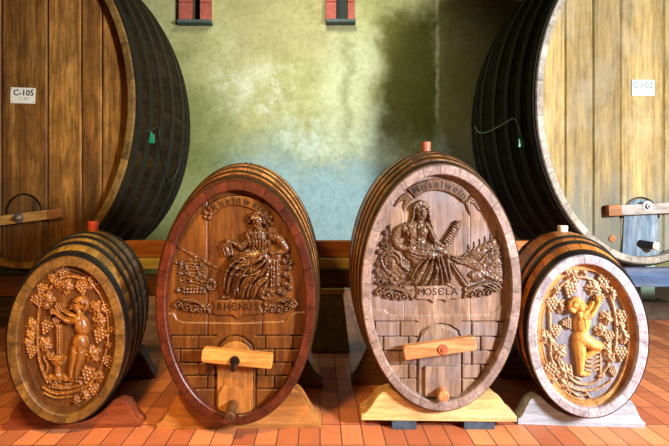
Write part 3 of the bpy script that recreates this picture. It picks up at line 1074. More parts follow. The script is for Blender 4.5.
# banner
bn = Relief(RC, REC, (390, 172, 492, 218), 0.4)
outer = [(406, 188.5), (419, 181.8), (434, 178.5), (449, 180.2), (461, 186), (470, 195)]
inner = [(463, 203), (456, 197), (446, 192.3), (435, 190.6), (424, 192.6), (414.5, 198.6)]
bn.poly(catmull(outer, 8) + catmull(inner, 8), 0.013, 1.4)
bn.poly([(408, 192), (414, 198), (411, 201), (406, 206), (404, 212), (402.5, 207), (404, 201), (400, 201.5), (395.5, 207), (393.5, 206), (398, 198), (403, 193.5)], 0.010, 2.0)
bn.carve([(407, 196), (402, 199), (397, 204)], 0.8, 0.004)
bn.carve([(410, 199), (406, 204), (404, 210)], 0.8, 0.004)
bn.poly([(470, 196), (475, 199), (479, 205), (481, 212), (478, 210), (474, 204), (470, 203), (470.5, 209), (470, 216), (467.5, 211), (465, 205), (463.5, 203)], 0.010, 2.0)
bn.carve([(468, 199), (474, 202), (479, 209)], 0.8, 0.004)
bno = bn.build('banner', M['rc_carve'], RC.root, tool=0.0002)
arc_text(RC, 'Moselwein', [(411.5, 192.3), (423, 186.8), (435, 184.4), (448, 186.0), (458, 190.8), (466, 198.2)], 10.6, REC - 0.0146, M['rc_letter'], bno)

# landscape: field of wheat, boat and tub on the right; carved seat side and foliage on the left
ls = Relief(RC, REC, (374, 220, 505, 292), 0.4)
ls.poly([(451, 254), (458, 256), (468, 252), (480, 245), (490, 240), (497, 238), (503, 255), (503, 283), (490, 281), (470, 268), (458, 262)], 0.010, 5.0, 0.001, True)
for i in range(26):
    x0 = 462 + 38 * random.random(); t = (x0 - 455) / 48
    y0 = 252 - 12 * t + 22 * random.random() * (0.4 + t)
    ls.add([(x0, y0), (x0 + 4, y0 - 3.5), (x0 + 9, y0 - 5)], 0.9, 0.006)
for i in range(6):
    x0 = 468 + i * 5.5; y0 = 252 - i * 2.6
    ls.stroke([(x0, y0), (x0 + 1, y0 - 4), (x0 + 0.5, y0 - 7)], 0.9, 0.006)
ls.stroke([(448, 252), (456, 257), (468, 258), (480, 254)], 1.2, 0.010, 0.004)
ls.stroke([(452, 258), (462, 263), (476, 262)], 1.0, 0.010, 0.004)
ls.poly([(449, 263), (455, 262), (470, 280), (468, 287), (463, 286)], 0.016, 1.5)
ls.carve([(452, 264), (467, 284)], 0.7, 0.006)
ls.dome(475.5, 276, 8.5, 6.5, -5, 0.018)
ls.carve([(468, 272), (475, 270), (483, 272)], 0.7, 0.005)
ls.carve([(471, 270), (470, 276), (472, 282)], 0.6, 0.003)
ls.carve([(480, 270), (481, 276), (479, 282)], 0.6, 0.003)
ls.stroke([(480, 271), (490, 277), (501, 281)], 2.2, 0.014)
ls.stroke([(483, 268), (492, 272), (502, 272)], 1.4, 0.012)
for i in range(7):
    ls.leaf(484 + 2.6 * i, 283 - 1.1 * (i % 3), 2.8, random.uniform(0, 360), 0.008)
ls.build('carved_wheat_field', M['rc_carve'], RC.root)
# seat side with scrolled mask and foliage
ls = Relief(RC, REC, (374, 220, 414, 292), 0.4)
ls.poly([(384, 236), (388, 226), (392, 224), (394, 232), (404, 250), (412, 262), (410, 284), (377, 287), (376, 262)], 0.006, 3.0)
ls.stroke([(389.5, 226), (390.5, 236), (390, 246)], 1.3, 0.014)
for i, (x, y) in enumerate(((386, 240), (384, 248), (382, 244), (379, 252), (387, 252), (381, 258), (378, 264), (376.5, 271), (379, 276), (382, 281), (377.5, 282), (386, 283), (391, 282), (385, 233), (387, 246))):
    ls.leaf(x, y, 3.4, i * 77, 0.014)
ls.stroke([(384, 268), (381, 258), (386, 252), (394, 251), (400, 256), (401, 264), (408, 270)], 2.0, 0.018)
ls.stroke([(386, 264), (385, 258), (390, 255), (396, 257), (398, 263)], 1.3, 0.016)
ls.dome(391.5, 264, 5.2, 6.5, 0, 0.020)
for (x, y) in ((389.5, 262.5), (394, 262.5)): ls.carve([(x - 0.7, y), (x + 0.7, y)], 1.0, 0.006, False)
ls.add([(391.8, 262), (391.6, 266)], 0.9, 0.004)
ls.carve([(390, 268.3), (393.5, 268.3)], 0.7, 0.004)
for (x, y) in ((388, 273), (392, 275), (396, 272), (390, 279), (386, 270), (399, 270), (396, 279), (401, 277)): ls.dome(x, y, 2.3, 2.3, 0, 0.015)
ls.build('carved_seat', M['rc_carve'], RC.root)

# seated woman
fg = Relief(RC, REC, (388, 198, 466, 292), 0.35)
fg.poly([(404, 250), (418, 244), (434, 246), (446, 252), (449, 262), (452, 276), (449, 284), (436, 286), (420, 286), (408, 284), (407, 275), (411, 264), (404, 257)], 0.022, 7, 0, True)
fg.stroke([(412, 249), (424, 252), (436, 257)], 7, 0.032, r1=6, k=0.006)
fg.stroke([(418, 248), (434, 248), (446, 254)], 5.5, 0.030, r1=5, k=0.006)
for p_ in ([(436, 256), (437, 268), (432, 282)], [(432, 258), (429, 270), (422, 284)], [(428, 258), (420, 270), (414, 282)], [(440, 256), (443, 268), (447, 281)],
           [(437, 258), (440, 270), (441, 284)], [(424, 258), (416, 266), (411, 278)], [(446, 254), (448, 266), (450, 278)], [(434, 262), (435, 272), (428, 284)]):
    fg.add(p_, 1.5, 0.011)
for p_ in ([(434, 258), (433, 270), (427, 284)], [(430, 258), (425, 270), (418, 284)], [(438.5, 258), (441.5, 270), (444, 284)], [(426, 258), (418, 268), (411, 280)], [(442.5, 256), (446, 268), (449, 282)]):
    fg.carve(p_, 0.8, 0.010)
for p_ in ([(408, 250), (418, 254), (430, 254)], [(410, 254), (420, 258), (430, 258)], [(416, 247), (428, 249), (440, 250)]):
    fg.add(p_, 1.1, 0.006)
fg.dome(416, 244, 12, 9, 0, 0.028, k=0.006)
fg.dome(416, 232, 12.5, 12, 0, 0.030, k=0.006)
fg.dome(410.5, 231.5, 5, 5, 0, 0.010, 0.028, k=0.004)
fg.dome(422, 231.5, 5, 5, 0, 0.010, 0.028, k=0.004)
fg.stroke([(420, 218), (419, 225)], 4, 0.026, k=0.006)
fg.stroke([(407, 227), (398, 231), (394.5, 239)], 5.2, 0.028, r1=4.6, k=0.005)
fg.stroke([(394.5, 240), (400, 247), (410, 248)], 4.4, 0.026, r1=3.0, k=0.005)
fg.dome(411, 247.5, 3.2, 2.6, 20, 0.028)
fg.stroke([(426, 226), (431, 235), (436, 242)], 4.6, 0.028, r1=3.8, k=0.005)
fg.stroke([(436, 242), (441, 245.5), (446, 245)], 3.6, 0.028, r1=2.4, k=0.005)
for q in range(4):
    fg.stroke([(445, 243 + q * 1.1), (448.2, 241.6 + q * 1.2)], 0.8, 0.010, 0.018, smooth=False)
fg.stroke([(445, 245.5), (445, 242.2)], 0.8, 0.010, 0.018, smooth=False)
for p_ in ([(406, 225), (409, 236), (406, 246)], [(425, 225), (427, 236), (424, 246)], [(413, 238), (418, 241), (424, 238)], [(405, 240), (412, 243), (420, 243)], [(416, 225), (416, 236), (416, 244)], [(400, 230), (402, 236), (399, 243)], [(429, 230), (427, 236), (430, 241)]):
    fg.carve(p_, 0.9, 0.007)
for p_ in ([(403, 226), (404, 236), (402, 244)], [(428, 226), (432, 236), (434, 246)], [(408, 240), (416, 245), (426, 244)]):
    fg.add(p_, 1.3, 0.008)
# head, hair and wreath
fg.dome(420.5, 207.5, 8.2, 7.6, 0, 0.024)
fg.dome(421, 213, 5.3, 7.0, -4, 0.016, 0.020)
for i in range(13):
    a = math.radians(195 + i * 14.5)
    fg.dome(420.8 + 7.3 * math.cos(a), 209.5 + 7.0 * math.sin(a), 2.1, 2.1, 0, 0.010, 0.018)
for i in range(8):
    a = math.radians(200 + i * 20)
    fg.dome(420.8 + 4.6 * math.cos(a), 208.3 + 4.0 * math.sin(a), 1.8, 1.8, 0, 0.008, 0.022)
fg.stroke([(413.4, 211), (413, 217), (410, 223)], 1.9, 0.020, r1=1.3)
fg.stroke([(428, 211), (429.5, 219), (431.5, 227), (431, 235)], 2.0, 0.022, r1=1.3)
for (x, y) in ((418.7, 212.2), (423.6, 212.2)): fg.carve([(x - 0.7, y), (x + 0.7, y)], 0.8, 0.006, False)
fg.add([(421.3, 210.5), (421.5, 214.6)], 1.0, 0.006, False)
fg.carve([(419.8, 217), (422.8, 217)], 0.6, 0.006, False)
fg.dome(421.2, 219, 1.6, 1.2, 0, 0.006, 0.030)
# feet
fg.stroke([(409, 282), (404, 285), (400, 286)], 2.4, 0.018, r1=1.7)
fg.stroke([(444, 281), (449, 285), (453, 287)], 2.4, 0.018, r1=1.7)
fg.build('carved_woman', M['rc_carve'], RC.root)
# branch held in her hand
br_ = Relief(RC, REC, (438, 216, 466, 254), 0.35)
br_.stroke([(445, 248), (448, 240), (453, 231), (459, 222)], 1.1, 0.022, r1=0.8)
for i in range(20):
    t = 0.12 + 0.88 * i / 19
    x = 446 + 13 * t; y = 246 - 24 * t
    sd_ = 1 if i % 2 else -1
    ln = 6.0 * (1 - 0.45 * t)
    ax, ay = (0.75, 0.35) if sd_ > 0 else (-0.85, -0.25)
    br_.stroke([(x, y), (x + ax * ln * 0.5, y + ay * ln * 0.5 - 0.6), (x + ax * ln, y + ay * ln - 1.2)], 0.9, 0.012, 0.01, r1=0.6, mid=1.4)
br_.build('carved_branch', M['rc_carve'], RC.root)

# scrollwork and name plate
def scroll(K, pts, ex, ey, d, mat):
    """row of leaf curls running out from (ex, ey); d = -1 towards the left, 1 towards the right"""
    xs_ = [p[0] for p in pts]
    sw = Relief(K, REC, (min(xs_ + [ex]) - 9, ey - 16, max(xs_ + [ex]) + 9, ey + 14), 0.35)
    for (x, y) in pts: sw.curl(x, y, 4.5, 1.35, 20 if d < 0 else 160, d, 1.05, 0.016)
    xa, ya = pts[0] if d < 0 else pts[-1]
    for q in range(3):
        sw.stroke([(xa + d * (4.5 - 3 * q), ya - 0.5 + q), (xa - d * (1 + 5 * q), ya - 5.5 + 0.9 * q), (xa - d * (12 + 4 * q), ya - 6 + 1.6 * q), (ex + d * 6, ey - 4.5 + 1.5 * q), (ex, ey)], 1.1, 0.017, r1=1.0)
    sw.dome(ex, ey - 2, 3.0, 2.0, 40 * d, 0.014)
    sw.dome(ex, ey + 2.5, 3.2, 2.0, -40 * d, 0.014)
    sw.dome(ex + d * 3, ey, 2.4, 2.4, 0, 0.013)
    sw.dome(ex - d * 1, ey + 5.0, 2.0, 2.0, 0, 0.012)
    sw.build('scrollwork', mat, K.root, tool=0.0003)


scroll(RC, [(379.5, 292.5), (387.7, 295.3), (395.5, 296.3), (402.5, 296.8)], 411, 293.5, -1, M['rc_carve'])
scroll(RC, [(472, 294), (479.6, 293.3), (488, 292), (496.5, 288.3)], 465, 291.5, 1, M['rc_carve'])
npl = Relief(RC, REC, (408, 282, 468, 308), 0.35)
npl.poly([(415, 286), (419, 284.8), (457, 284.3), (460.5, 286), (458.8, 291), (461, 297), (457, 299), (450, 298.6), (446, 302), (443, 299.6), (437, 299.4), (433, 303), (429, 299.6), (419, 299.5), (414.5, 298), (417, 292)], 0.012, 1.3)
npl.build('name_plate', M['rc_head'], RC.root, tool=0.0002)
nplo = RC.root.children[-1]
letters(RC, 'lettering', [(ch, 421.5 + i * 6.6, 292.2 - 0.08 * i, 10.2, 0, 0.95 if ch != 'M' else 0.9, 0.0) for i, ch in enumerate('MOSЄLA')], REC - 0.0135, M['rc_letter'], nplo)

# crossbar, bolt, tap bung, top bung
bo = bar(RC, (404, 354), (476.5, 343.5), 13.8 * 2.55 / F, REC - 0.085, 0.05, M['rc_bar'])
p = RC.lp(443, 349.3, REC - 0.085)
mb = MB(); mb.cyl(p + Vector((0, 0.002, 0)), p - Vector((0, 0.008, 0)), 0.026, 0.024, 20); mb.cyl(p, p - Vector((0, 0.014, 0)), 0.011, 0.010, 8)
mb.build('bolt', M['copperbung'], bo, True, 0, 40)
p = RC.lp(441.5, 391.5, REC - 0.03)
mb = MB(); mb.cyl(p + Vector((0, 0.03, 0)), p - Vector((0, 0.05, 0.006)), 0.027, 0.03, 24); mb.cyl(p - Vector((0, 0.05, 0.006)), p - Vector((0, 0.056, 0.007)), 0.03, 0.025, 24)
mb.build('tap_bung', M['rc_bar'], RC.root, True, 0, 40)


def top_bung(K, y, r, h, mat, px_dx=0.0):
    ra, rb, zc = K.prof(y)
    z = zc + rb
    mb = MB()
    mb.cyl((px_dx, y, z - 0.03), (px_dx, y, z + h - 0.004), r * 0.86, r, 24)
    mb.cyl((px_dx, y, z + h - 0.004), (px_dx, y, z + h), r, r * 0.9, 24)
    return mb.build('bung', mat, K.root, True, 0, 40)


top_bung(RC, 0.42, 0.030, 0.06, M['copperbung'])

# ---- left centre: the "Rheinwein" cask
LC = cask_px('carved_oval_cask', 'dark red-brown oval cask carved with a robed seated figure, lettered Rheinwein and RHENUS', 155.5, 315.5, 180.5, 425.5, 2.5, math.radians(1.0), 0.85, 0.03, 0.075, 0.042)
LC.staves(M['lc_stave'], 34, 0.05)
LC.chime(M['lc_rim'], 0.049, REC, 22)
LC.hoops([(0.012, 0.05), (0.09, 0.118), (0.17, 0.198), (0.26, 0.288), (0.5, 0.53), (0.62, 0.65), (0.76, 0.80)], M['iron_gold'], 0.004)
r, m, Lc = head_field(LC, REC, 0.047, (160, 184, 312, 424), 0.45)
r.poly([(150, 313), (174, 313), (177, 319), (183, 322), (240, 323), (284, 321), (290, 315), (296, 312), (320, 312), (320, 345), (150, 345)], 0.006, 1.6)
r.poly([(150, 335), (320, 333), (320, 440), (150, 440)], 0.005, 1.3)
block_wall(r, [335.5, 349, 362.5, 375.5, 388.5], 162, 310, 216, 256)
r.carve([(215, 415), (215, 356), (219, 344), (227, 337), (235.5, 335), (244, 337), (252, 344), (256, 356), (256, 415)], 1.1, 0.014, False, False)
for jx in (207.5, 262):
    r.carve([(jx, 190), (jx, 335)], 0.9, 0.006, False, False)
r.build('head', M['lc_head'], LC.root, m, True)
Z = lambda px, py: LC.lp(px, py, REC)
mb = MB()
prof = [(Z(217.5, 411).x, Z(217.5, 411).z), (Z(253, 411).x, Z(253, 411).z)] + [(Z(235.3 + 17.8 * math.cos(t), 358 - 17 * math.sin(t)).x, Z(235, 358 - 17 * math.sin(t)).z) for t in np.linspace(0, PI, 22)]
mb.prism_y(prof, REC - 0.012, REC + 0.004)
dr = mb.build('door', M['lc_door'], LC.root, False, 0.004)
mb = MB()
pr = [(Z(px, py).x, Z(px, py).z) for px, py in ((219.5, 414), (251.5, 414), (252, 387), (224, 384), (219, 393))]
mb.prism_y(pr, REC - 0.024, REC - 0.008)
mb.build('door_panel', M['lc_door'], dr, False, 0.003)

bn = Relief(LC, REC, (196, 190, 284, 226), 0.4)
bn.poly(catmull([(206, 207), (219, 199), (234, 195.5), (249, 197), (262, 203), (271, 212)], 8) + catmull([(264, 219), (256, 212), (246, 207.5), (234, 205.6), (223, 208), (213, 215.5)], 8), 0.010, 1.4)
bn.dome(206, 213, 3.2, 2.4, 20, 0.014); bn.dome(209.5, 218, 3.0, 2.2, -40, 0.014); bn.dome(205, 217, 2.2, 2.2, 0, 0.012); bn.dome(211, 214, 2.6, 2.0, 60, 0.013)
bn.dome(270, 217, 3.0, 2.2, -20, 0.012); bn.dome(268, 221, 2.6, 2.0, 30, 0.012)
bno = bn.build('banner', M['lc_head'], LC.root, tool=0.0002)
M['lc_letter'] = plain('dark_brown_letters', S(30, 12, 4), 0.45)
arc_text(LC, 'Rheinwein', [(211, 210.5), (222, 203.6), (234, 200.6), (248, 202.2), (259, 207), (266, 214)], 10.2, REC - 0.0113, M['lc_letter'], bno)

ls = Relief(LC, REC, (172, 236, 300, 302), 0.4)
# vineyard slope, bushes
for i in range(9):
    x0 = 178 + i * 3.2; y0 = 247 + i * 1.5
    ls.stroke([(x0, y0), (x0 + 8, y0 + 5), (x0 + 18, y0 + 12)], 0.8, 0.006)
for i in range(10):
    y0 = 262 + i * 3.2
    ls.stroke([(176, y0 + 2), (190, y0 - 2), (206, y0 + 1)], 0.8, 0.005)
for i in range(24):
    ls.leaf(random.uniform(176, 205), random.uniform(262, 294), random.uniform(2.0, 3.2), random.uniform(0, 360), 0.011)
for i in range(10):
    a = i * 36
    ls.leaf(211 + 4 * math.cos(math.radians(a)), 285 + 4 * math.sin(math.radians(a)), 2.8, a, 0.014)
ls.stroke([(211, 292), (211, 280), (213, 270)], 1.0, 0.010)
for i in range(14):
    x = 184 + (i % 7) * 3.3; y = 289 + 3.3 * (i // 7)
    ls.dome(x, y, 1.9, 1.9, 0, 0.012)
ls.build('carved_vineyard', M['lc_carve'], LC.root)
# column with an urn and foliage
ls = Relief(LC, REC, (264, 244, 300, 302), 0.4)
ls.poly([(270, 258), (281, 258), (280, 286), (270, 288)], 0.018, 3)
for x in (272.5, 275.5, 278.5): ls.carve([(x, 260), (x, 285)], 0.8, 0.005, False)
ls.dome(275.5, 255, 6.5, 5, 0, 0.022)
for i, (x, y) in enumerate(((284, 262), (288, 268), (285, 275), (290, 279), (284, 284), (289, 288), (278, 291), (272, 293), (283, 293), (291, 262), (287, 256), (268, 296))):
    ls.leaf(x, y, 3.6, i * 67, 0.014)
ls.build('carved_column', M['lc_carve'], LC.root)

fg = Relief(LC, REC, (214, 204, 296, 302), 0.35)
fg.poly([(244, 250), (256, 246), (268, 250), (272, 262), (269, 276), (268, 290), (262, 296), (248, 298), (234, 297), (225, 294), (221, 282), (224, 268), (232, 256)], 0.024, 8, 0, True)
fg.stroke([(262, 256), (246, 259), (233, 264)], 8, 0.032, r1=6.5, k=0.006)
fg.stroke([(266, 262), (256, 270), (248, 278)], 7, 0.030, r1=6, k=0.006)
for p_, w_ in (([(262, 256), (252, 263), (240, 266), (232, 274), (228, 291)], 2.2), ([(266, 259), (256, 268), (245, 273), (238, 282), (234, 296)], 2.0), ([(268, 263), (262, 273), (252, 280), (245, 288), (243, 297)], 2.2),
               ([(269, 268), (266, 278), (258, 286), (253, 297)], 2.0), ([(270, 274), (266, 286), (261, 296)], 1.8), ([(240, 258), (232, 264), (226, 274), (224, 288)], 2.0), ([(248, 268), (240, 278), (238, 290)], 1.5), ([(258, 274), (250, 286), (248, 296)], 1.5)):
    fg.add(p_, w_, 0.013)
    fg.carve([(x + w_ * 1.2, y + w_ * 0.5) for x, y in p_], 0.9, 0.012)
for p_ in ([(232, 258), (244, 262), (262, 258)], [(230, 264), (244, 269), (264, 263)], [(228, 270), (242, 276), (264, 270)], [(240, 254), (252, 256), (268, 252)]):
    fg.add(p_, 1.2, 0.008)
fg.dome(259, 240, 12, 13, 0, 0.030, k=0.006)
fg.stroke([(259, 228), (259, 234)], 4, 0.026, k=0.006)
fg.stroke([(269, 235), (280, 240), (286, 248)], 5.2, 0.028, r1=4.6, k=0.005)
fg.stroke([(286, 249), (280, 252), (272, 253)], 4.2, 0.026, r1=2.8, k=0.005)
fg.dome(271, 252.5, 2.8, 2.4, 0, 0.028)
fg.stroke([(250, 234), (245, 243), (241, 247)], 4.8, 0.028, r1=3.8, k=0.005)
fg.stroke([(241, 247), (236, 243.5), (231, 240.5)], 3.4, 0.030, r1=2.3, k=0.005)
for q in range(4): fg.stroke([(231, 239.2 + q * 1.1), (227.6, 239.6 + q * 1.3)], 0.8, 0.010, 0.02, smooth=False)
# beard and robe folds
for i in range(6):
    x = 253.5 + i * 1.7
    fg.add([(x, 228), (x + (1 if i % 2 else -1), 232), (258 + (i - 2.5) * 0.8, 238)], 0.9, 0.007)
for i in range(6):
    fg.add([(250 + 3.2 * i, 236 + 0.6 * (i % 3)), (252 + 2.8 * i, 243), (249 + 3.4 * i, 250)], 1.1, 0.008)
for p_ in ([(249, 232), (253, 242), (250, 250)], [(269, 233), (266, 242), (268, 250)], [(255, 246), (260, 250), (266, 247)], [(251, 236), (256, 246), (262, 252)], [(276, 240), (277, 246), (274, 251)]):
    fg.carve(p_, 0.9, 0.008)
for p_ in ([(247, 233), (250, 243), (246, 251)], [(271, 234), (269, 244), (271, 252)]):
    fg.add(p_, 1.3, 0.009)
fg.dome(258.5, 218, 7.2, 7.4, 0, 0.028)
fg.dome(257.8, 221.2, 5.0, 7.0, 8, 0.016, 0.020)
for i in range(15):
    a = math.radians(190 + i * 14)
    fg.dome(258.6 + 6.4 * math.cos(a), 219.4 + 6.4 * math.sin(a), 2.0, 2.0, 0, 0.010, 0.022)
for (x, y) in ((266, 217), (268, 221), (267, 226), (269, 230), (271, 217), (265, 213), (272, 224), (250, 216), (249.5, 221)): fg.leaf(x, y, 2.7, x * 40, 0.020)
for (x, y) in ((255.8, 220.4), (260.2, 220.4)): fg.carve([(x - 0.7, y), (x + 0.7, y)], 0.8, 0.006, False)
fg.add([(258, 219), (257.8, 223)], 1.0, 0.006, False)
fg.carve([(256.4, 225), (259.4, 225)], 0.6, 0.006, False)
# feet
fg.stroke([(232, 295), (227, 297), (223, 297)], 2.3, 0.016, r1=1.7)
fg.stroke([(260, 296), (265, 298), (269, 298)], 2.3, 0.016, r1=1.7)
fg.build('carved_robed_figure', M['lc_carve'], LC.root)
bk = Relief(LC, REC, (216, 236, 240, 262), 0.35)
bk.poly([(221.5, 244), (232, 240.5), (235, 255.6), (225.5, 257)], 0.024, 1.2)
bk.carve([(224, 246), (227.5, 256)], 0.7, 0.006, False)
bk.carve([(229, 246), (231, 254)], 0.5, 0.004, False)
bk.build('carved_tablet', M['lc_carve'], LC.root)
scroll(LC, [(178.5, 305.2), (187, 308), (194.8, 309), (201, 309.3)], 208.5, 307, -1, M['lc_carve'])
scroll(LC, [(273, 309), (279.7, 309.2), (287, 308.3), (293.5, 304.8)], 266, 306.5, 1, M['lc_carve'])
npl = Relief(LC, REC, (206, 296, 270, 322), 0.35)
npl.poly([(213, 301), (218, 299.6), (258, 299.2), (263, 300.6), (261, 306), (264, 312.5), (259, 314.6), (243, 315), (239.5, 318.5), (236.5, 318.5), (233, 315), (217, 315), (212, 313), (215, 307)], 0.011, 1.3)
npo = npl.build('name_plate', M['lc_head'], LC.root, tool=0.0002)
letters(LC, 'lettering', [(ch, 219.5 + i * 7.4, 307.2, 10.2, 0, 0.95, 0.004) for i, ch in enumerate('RHЄNUS')], REC - 0.0124, M['lc_letter'], npo)

bo = bar(LC, (201.3, 355.5), (272.3, 362.5), 14.0 * 2.5 / F, REC - 0.09, 0.05, M['lc_bar'])
p = LC.lp(234.7, 361, REC - 0.09)
mb = MB(); mb.cyl(p, p - Vector((0, 0.012, 0)), 0.026, 0.022, 20); mb.cyl(p, p - Vector((0.002, 0.05, 0.03)), 0.013, 0.012, 12)
mb.build('bolt', M['darkmetal'], bo, True, 0, 40)
p = LC.lp(233.5, 404, REC - 0.024)
mb = MB(); mb.cyl(p, p - Vector((0.004, 0.10, 0.022)), 0.025, 0.028, 24); mb.cyl(p - Vector((0.004, 0.10, 0.022)), p - Vector((0.0045, 0.106, 0.0225)), 0.028, 0.022, 24)
mb.build('tap_bung', M['darkpine'], LC.root, True, 0, 40)

# ---- right small cask
RS = cask_px('carved_small_cask', 'small pale-rimmed oval cask carved with a golden child reaching for grapes', 526, 647, 255.5, 418, 2.55, math.radians(-14), 0.95, 0.045, 0.06, 0.03)
RECS = 0.045
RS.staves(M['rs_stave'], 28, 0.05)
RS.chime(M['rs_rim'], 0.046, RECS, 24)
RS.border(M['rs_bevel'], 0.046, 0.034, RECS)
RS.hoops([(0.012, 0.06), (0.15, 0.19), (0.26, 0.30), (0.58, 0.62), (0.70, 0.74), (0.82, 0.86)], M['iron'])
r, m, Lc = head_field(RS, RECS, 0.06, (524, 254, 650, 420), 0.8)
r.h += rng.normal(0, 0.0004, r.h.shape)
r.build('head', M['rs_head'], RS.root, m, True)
top_bung(RS, 0.52, 0.03, 0.035, M['cork'])

vn = Relief(RS, RECS, (536, 264, 636, 408), 0.4)
for pts, rr in (([(549, 305), (550, 325), (550, 345), (552, 362), (560, 376)], 1.7), ([(551, 300), (558, 288), (570, 279), (584, 277.5), (594, 281)], 1.6),
                ([(594, 281), (604, 288), (611, 300), (615, 315), (616, 335), (613, 354), (605, 369), (598, 376)], 1.9),
                ([(556, 373), (566, 384), (582, 390), (598, 388), (611, 380)], 1.6), ([(566, 374), (578, 383), (592, 383), (604, 374)], 1.5),
                ([(560, 360), (568, 372), (580, 379)], 1.5), ([(556, 353), (560, 366), (568, 378)], 1.3), ([(572, 391), (578, 395), (586, 394)], 1.0), ([(585, 391), (590, 397)], 1.2),
                ([(571, 391), (566, 396)], 1.0)):
    vn.stroke(pts, rr, 0.013, r1=rr * 0.8)
for (x, y, rr, rot) in ((572, 275, 8, 190), (566, 272, 5, 160), (555.5, 289, 5, 200), (560, 306, 6.5, 20), (593, 287.5, 7.5, 250), (611, 292, 7.5, 10), (606, 317.5, 6.5, 160),
                        (545, 338, 7, 200), (550, 341, 5, 30), (558, 351, 7.5, 100), (600, 330, 6, 200), (624, 336, 7, 30), (606, 349, 7, 170), (564, 372, 7.5, 200), (566, 385, 6.5, 120),
                        (620, 325, 4.5, 300), (610, 358, 5, 100), (553, 380, 4, 200), (583, 272, 4, 270)):
    vn.leaf(x, y, rr * 1.22, rot, 0.016)
for (x, y, rr) in ((569.7, 289, 7.5), (551.5, 303.5, 7), (604, 280, 7.5), (622, 316, 7), (555.5, 330.5, 6.5), (567, 323, 5.5), (608, 336.5, 6), (620, 353, 7), (550.5, 368, 7), (598.5, 299, 6), (612.5, 371, 3)):
    vn.grapes(x, y, rr, random.uniform(60, 120), 0.017)
# ground ridges below the feet
for i in range(5):
    vn.stroke([(586, 353 + i * 4.2), (592, 354 + i * 4.2), (598, 352 + i * 4.2)], 1.3, 0.010)
vn.stroke([(600, 350), (600, 372)], 1.4, 0.011, smooth=False)
vn.stroke([(570, 366), (572, 376)], 1.6, 0.011, smooth=False)
vn.build('vine_wreath', M['rs_vine'], RS.root)

ch = Relief(RS, RECS, (562, 292, 606, 380), 0.35)
ch.dome(582, 323, 8.5, 11.5, 8, 0.030, k=0.008)
ch.dome(581, 338, 8.8, 10, 0, 0.032, k=0.010)
ch.stroke([(579, 343), (580, 355), (580, 362), (579.5, 372)], 7, 0.030, r1=3.2, k=0.006)
ch.stroke([(579.5, 371), (584, 373.5), (588, 373.5)], 3.0, 0.022, r1=2.0, k=0.004)
ch.stroke([(585, 340), (592, 344), (597.5, 346)], 6.4, 0.034, r1=4.8, k=0.008)
ch.stroke([(597.5, 346.5), (592, 351.5), (586, 355.5)], 4.4, 0.026, r1=2.8, k=0.005)
ch.stroke([(586, 355.5), (583, 359.5)], 2.4, 0.024, r1=1.6, smooth=False)
ch.stroke([(583, 317), (590, 314), (595, 307)], 4.2, 0.032, r1=3.2, k=0.006)
ch.stroke([(595, 307), (597, 302), (597.5, 298)], 3.0, 0.030, r1=2.0, k=0.004)
ch.stroke([(582, 315), (588, 309), (592, 302)], 3.4, 0.024, r1=2.2, k=0.004)
for q in range(4): ch.stroke([(596 + q * 1.0, 299), (595.6 + q * 1.4, 295.2 + 0.3 * q)], 0.75, 0.010, 0.02, smooth=False)
ch.stroke([(578.5, 312), (580, 318)], 3.8, 0.028, k=0.006)
ch.dome(576.5, 305, 7.4, 7.2, 0, 0.034)
ch.dome(579.5, 306, 6.0, 6.2, 0, 0.038, k=0.004)
for i in range(12):
    a = math.radians(120 + i * 15)
    ch.dome(575.5 + 6.2 * math.cos(a), 304.6 + 6.3 * math.sin(a), 2.3, 2.3, 0, 0.012, 0.024)
for i in range(5):
    a = math.radians(170 + i * 25)
    ch.dome(576 + 3.6 * math.cos(a), 303.4 + 3.6 * math.sin(a), 2.0, 2.0, 0, 0.010, 0.034)
ch.carve([(580.4, 304.6), (582.2, 304.2)], 0.9, 0.006, False)
ch.stroke([(584.2, 303.8), (586, 306.2), (584.5, 307)], 1.1, 0.026, smooth=False)
ch.carve([(582.4, 309.2), (584.6, 308.6)], 0.7, 0.006, False)
ch.carve([(577, 330), (583, 332), (589, 330)], 0.7, 0.003)
ch.carve([(579, 347), (584, 345), (588, 348)], 0.7, 0.004)
ch.carve([(582.5, 318), (583.5, 328)], 0.8, 0.003)
ch.build('carved_child', M['rs_child'], RS.root, tool=0.0004)

# ---- left small cask
LS = cask_px('carved_small_cask', 'small dark amber oval cask carved with a child at a fountain among vines', 7.5, 126, 257, 424, 2.52, math.radians(13), 0.98, 0.045, 0.065, 0.032)
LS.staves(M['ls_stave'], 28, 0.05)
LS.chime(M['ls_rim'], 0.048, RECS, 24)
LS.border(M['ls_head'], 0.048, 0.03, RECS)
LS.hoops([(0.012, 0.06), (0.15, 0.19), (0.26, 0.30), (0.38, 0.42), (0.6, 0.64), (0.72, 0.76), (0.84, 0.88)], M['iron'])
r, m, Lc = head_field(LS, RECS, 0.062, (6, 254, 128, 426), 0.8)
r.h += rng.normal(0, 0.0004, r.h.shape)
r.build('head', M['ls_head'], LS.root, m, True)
top_bung(LS, 0.6, 0.032, 0.06, M['redbung'])

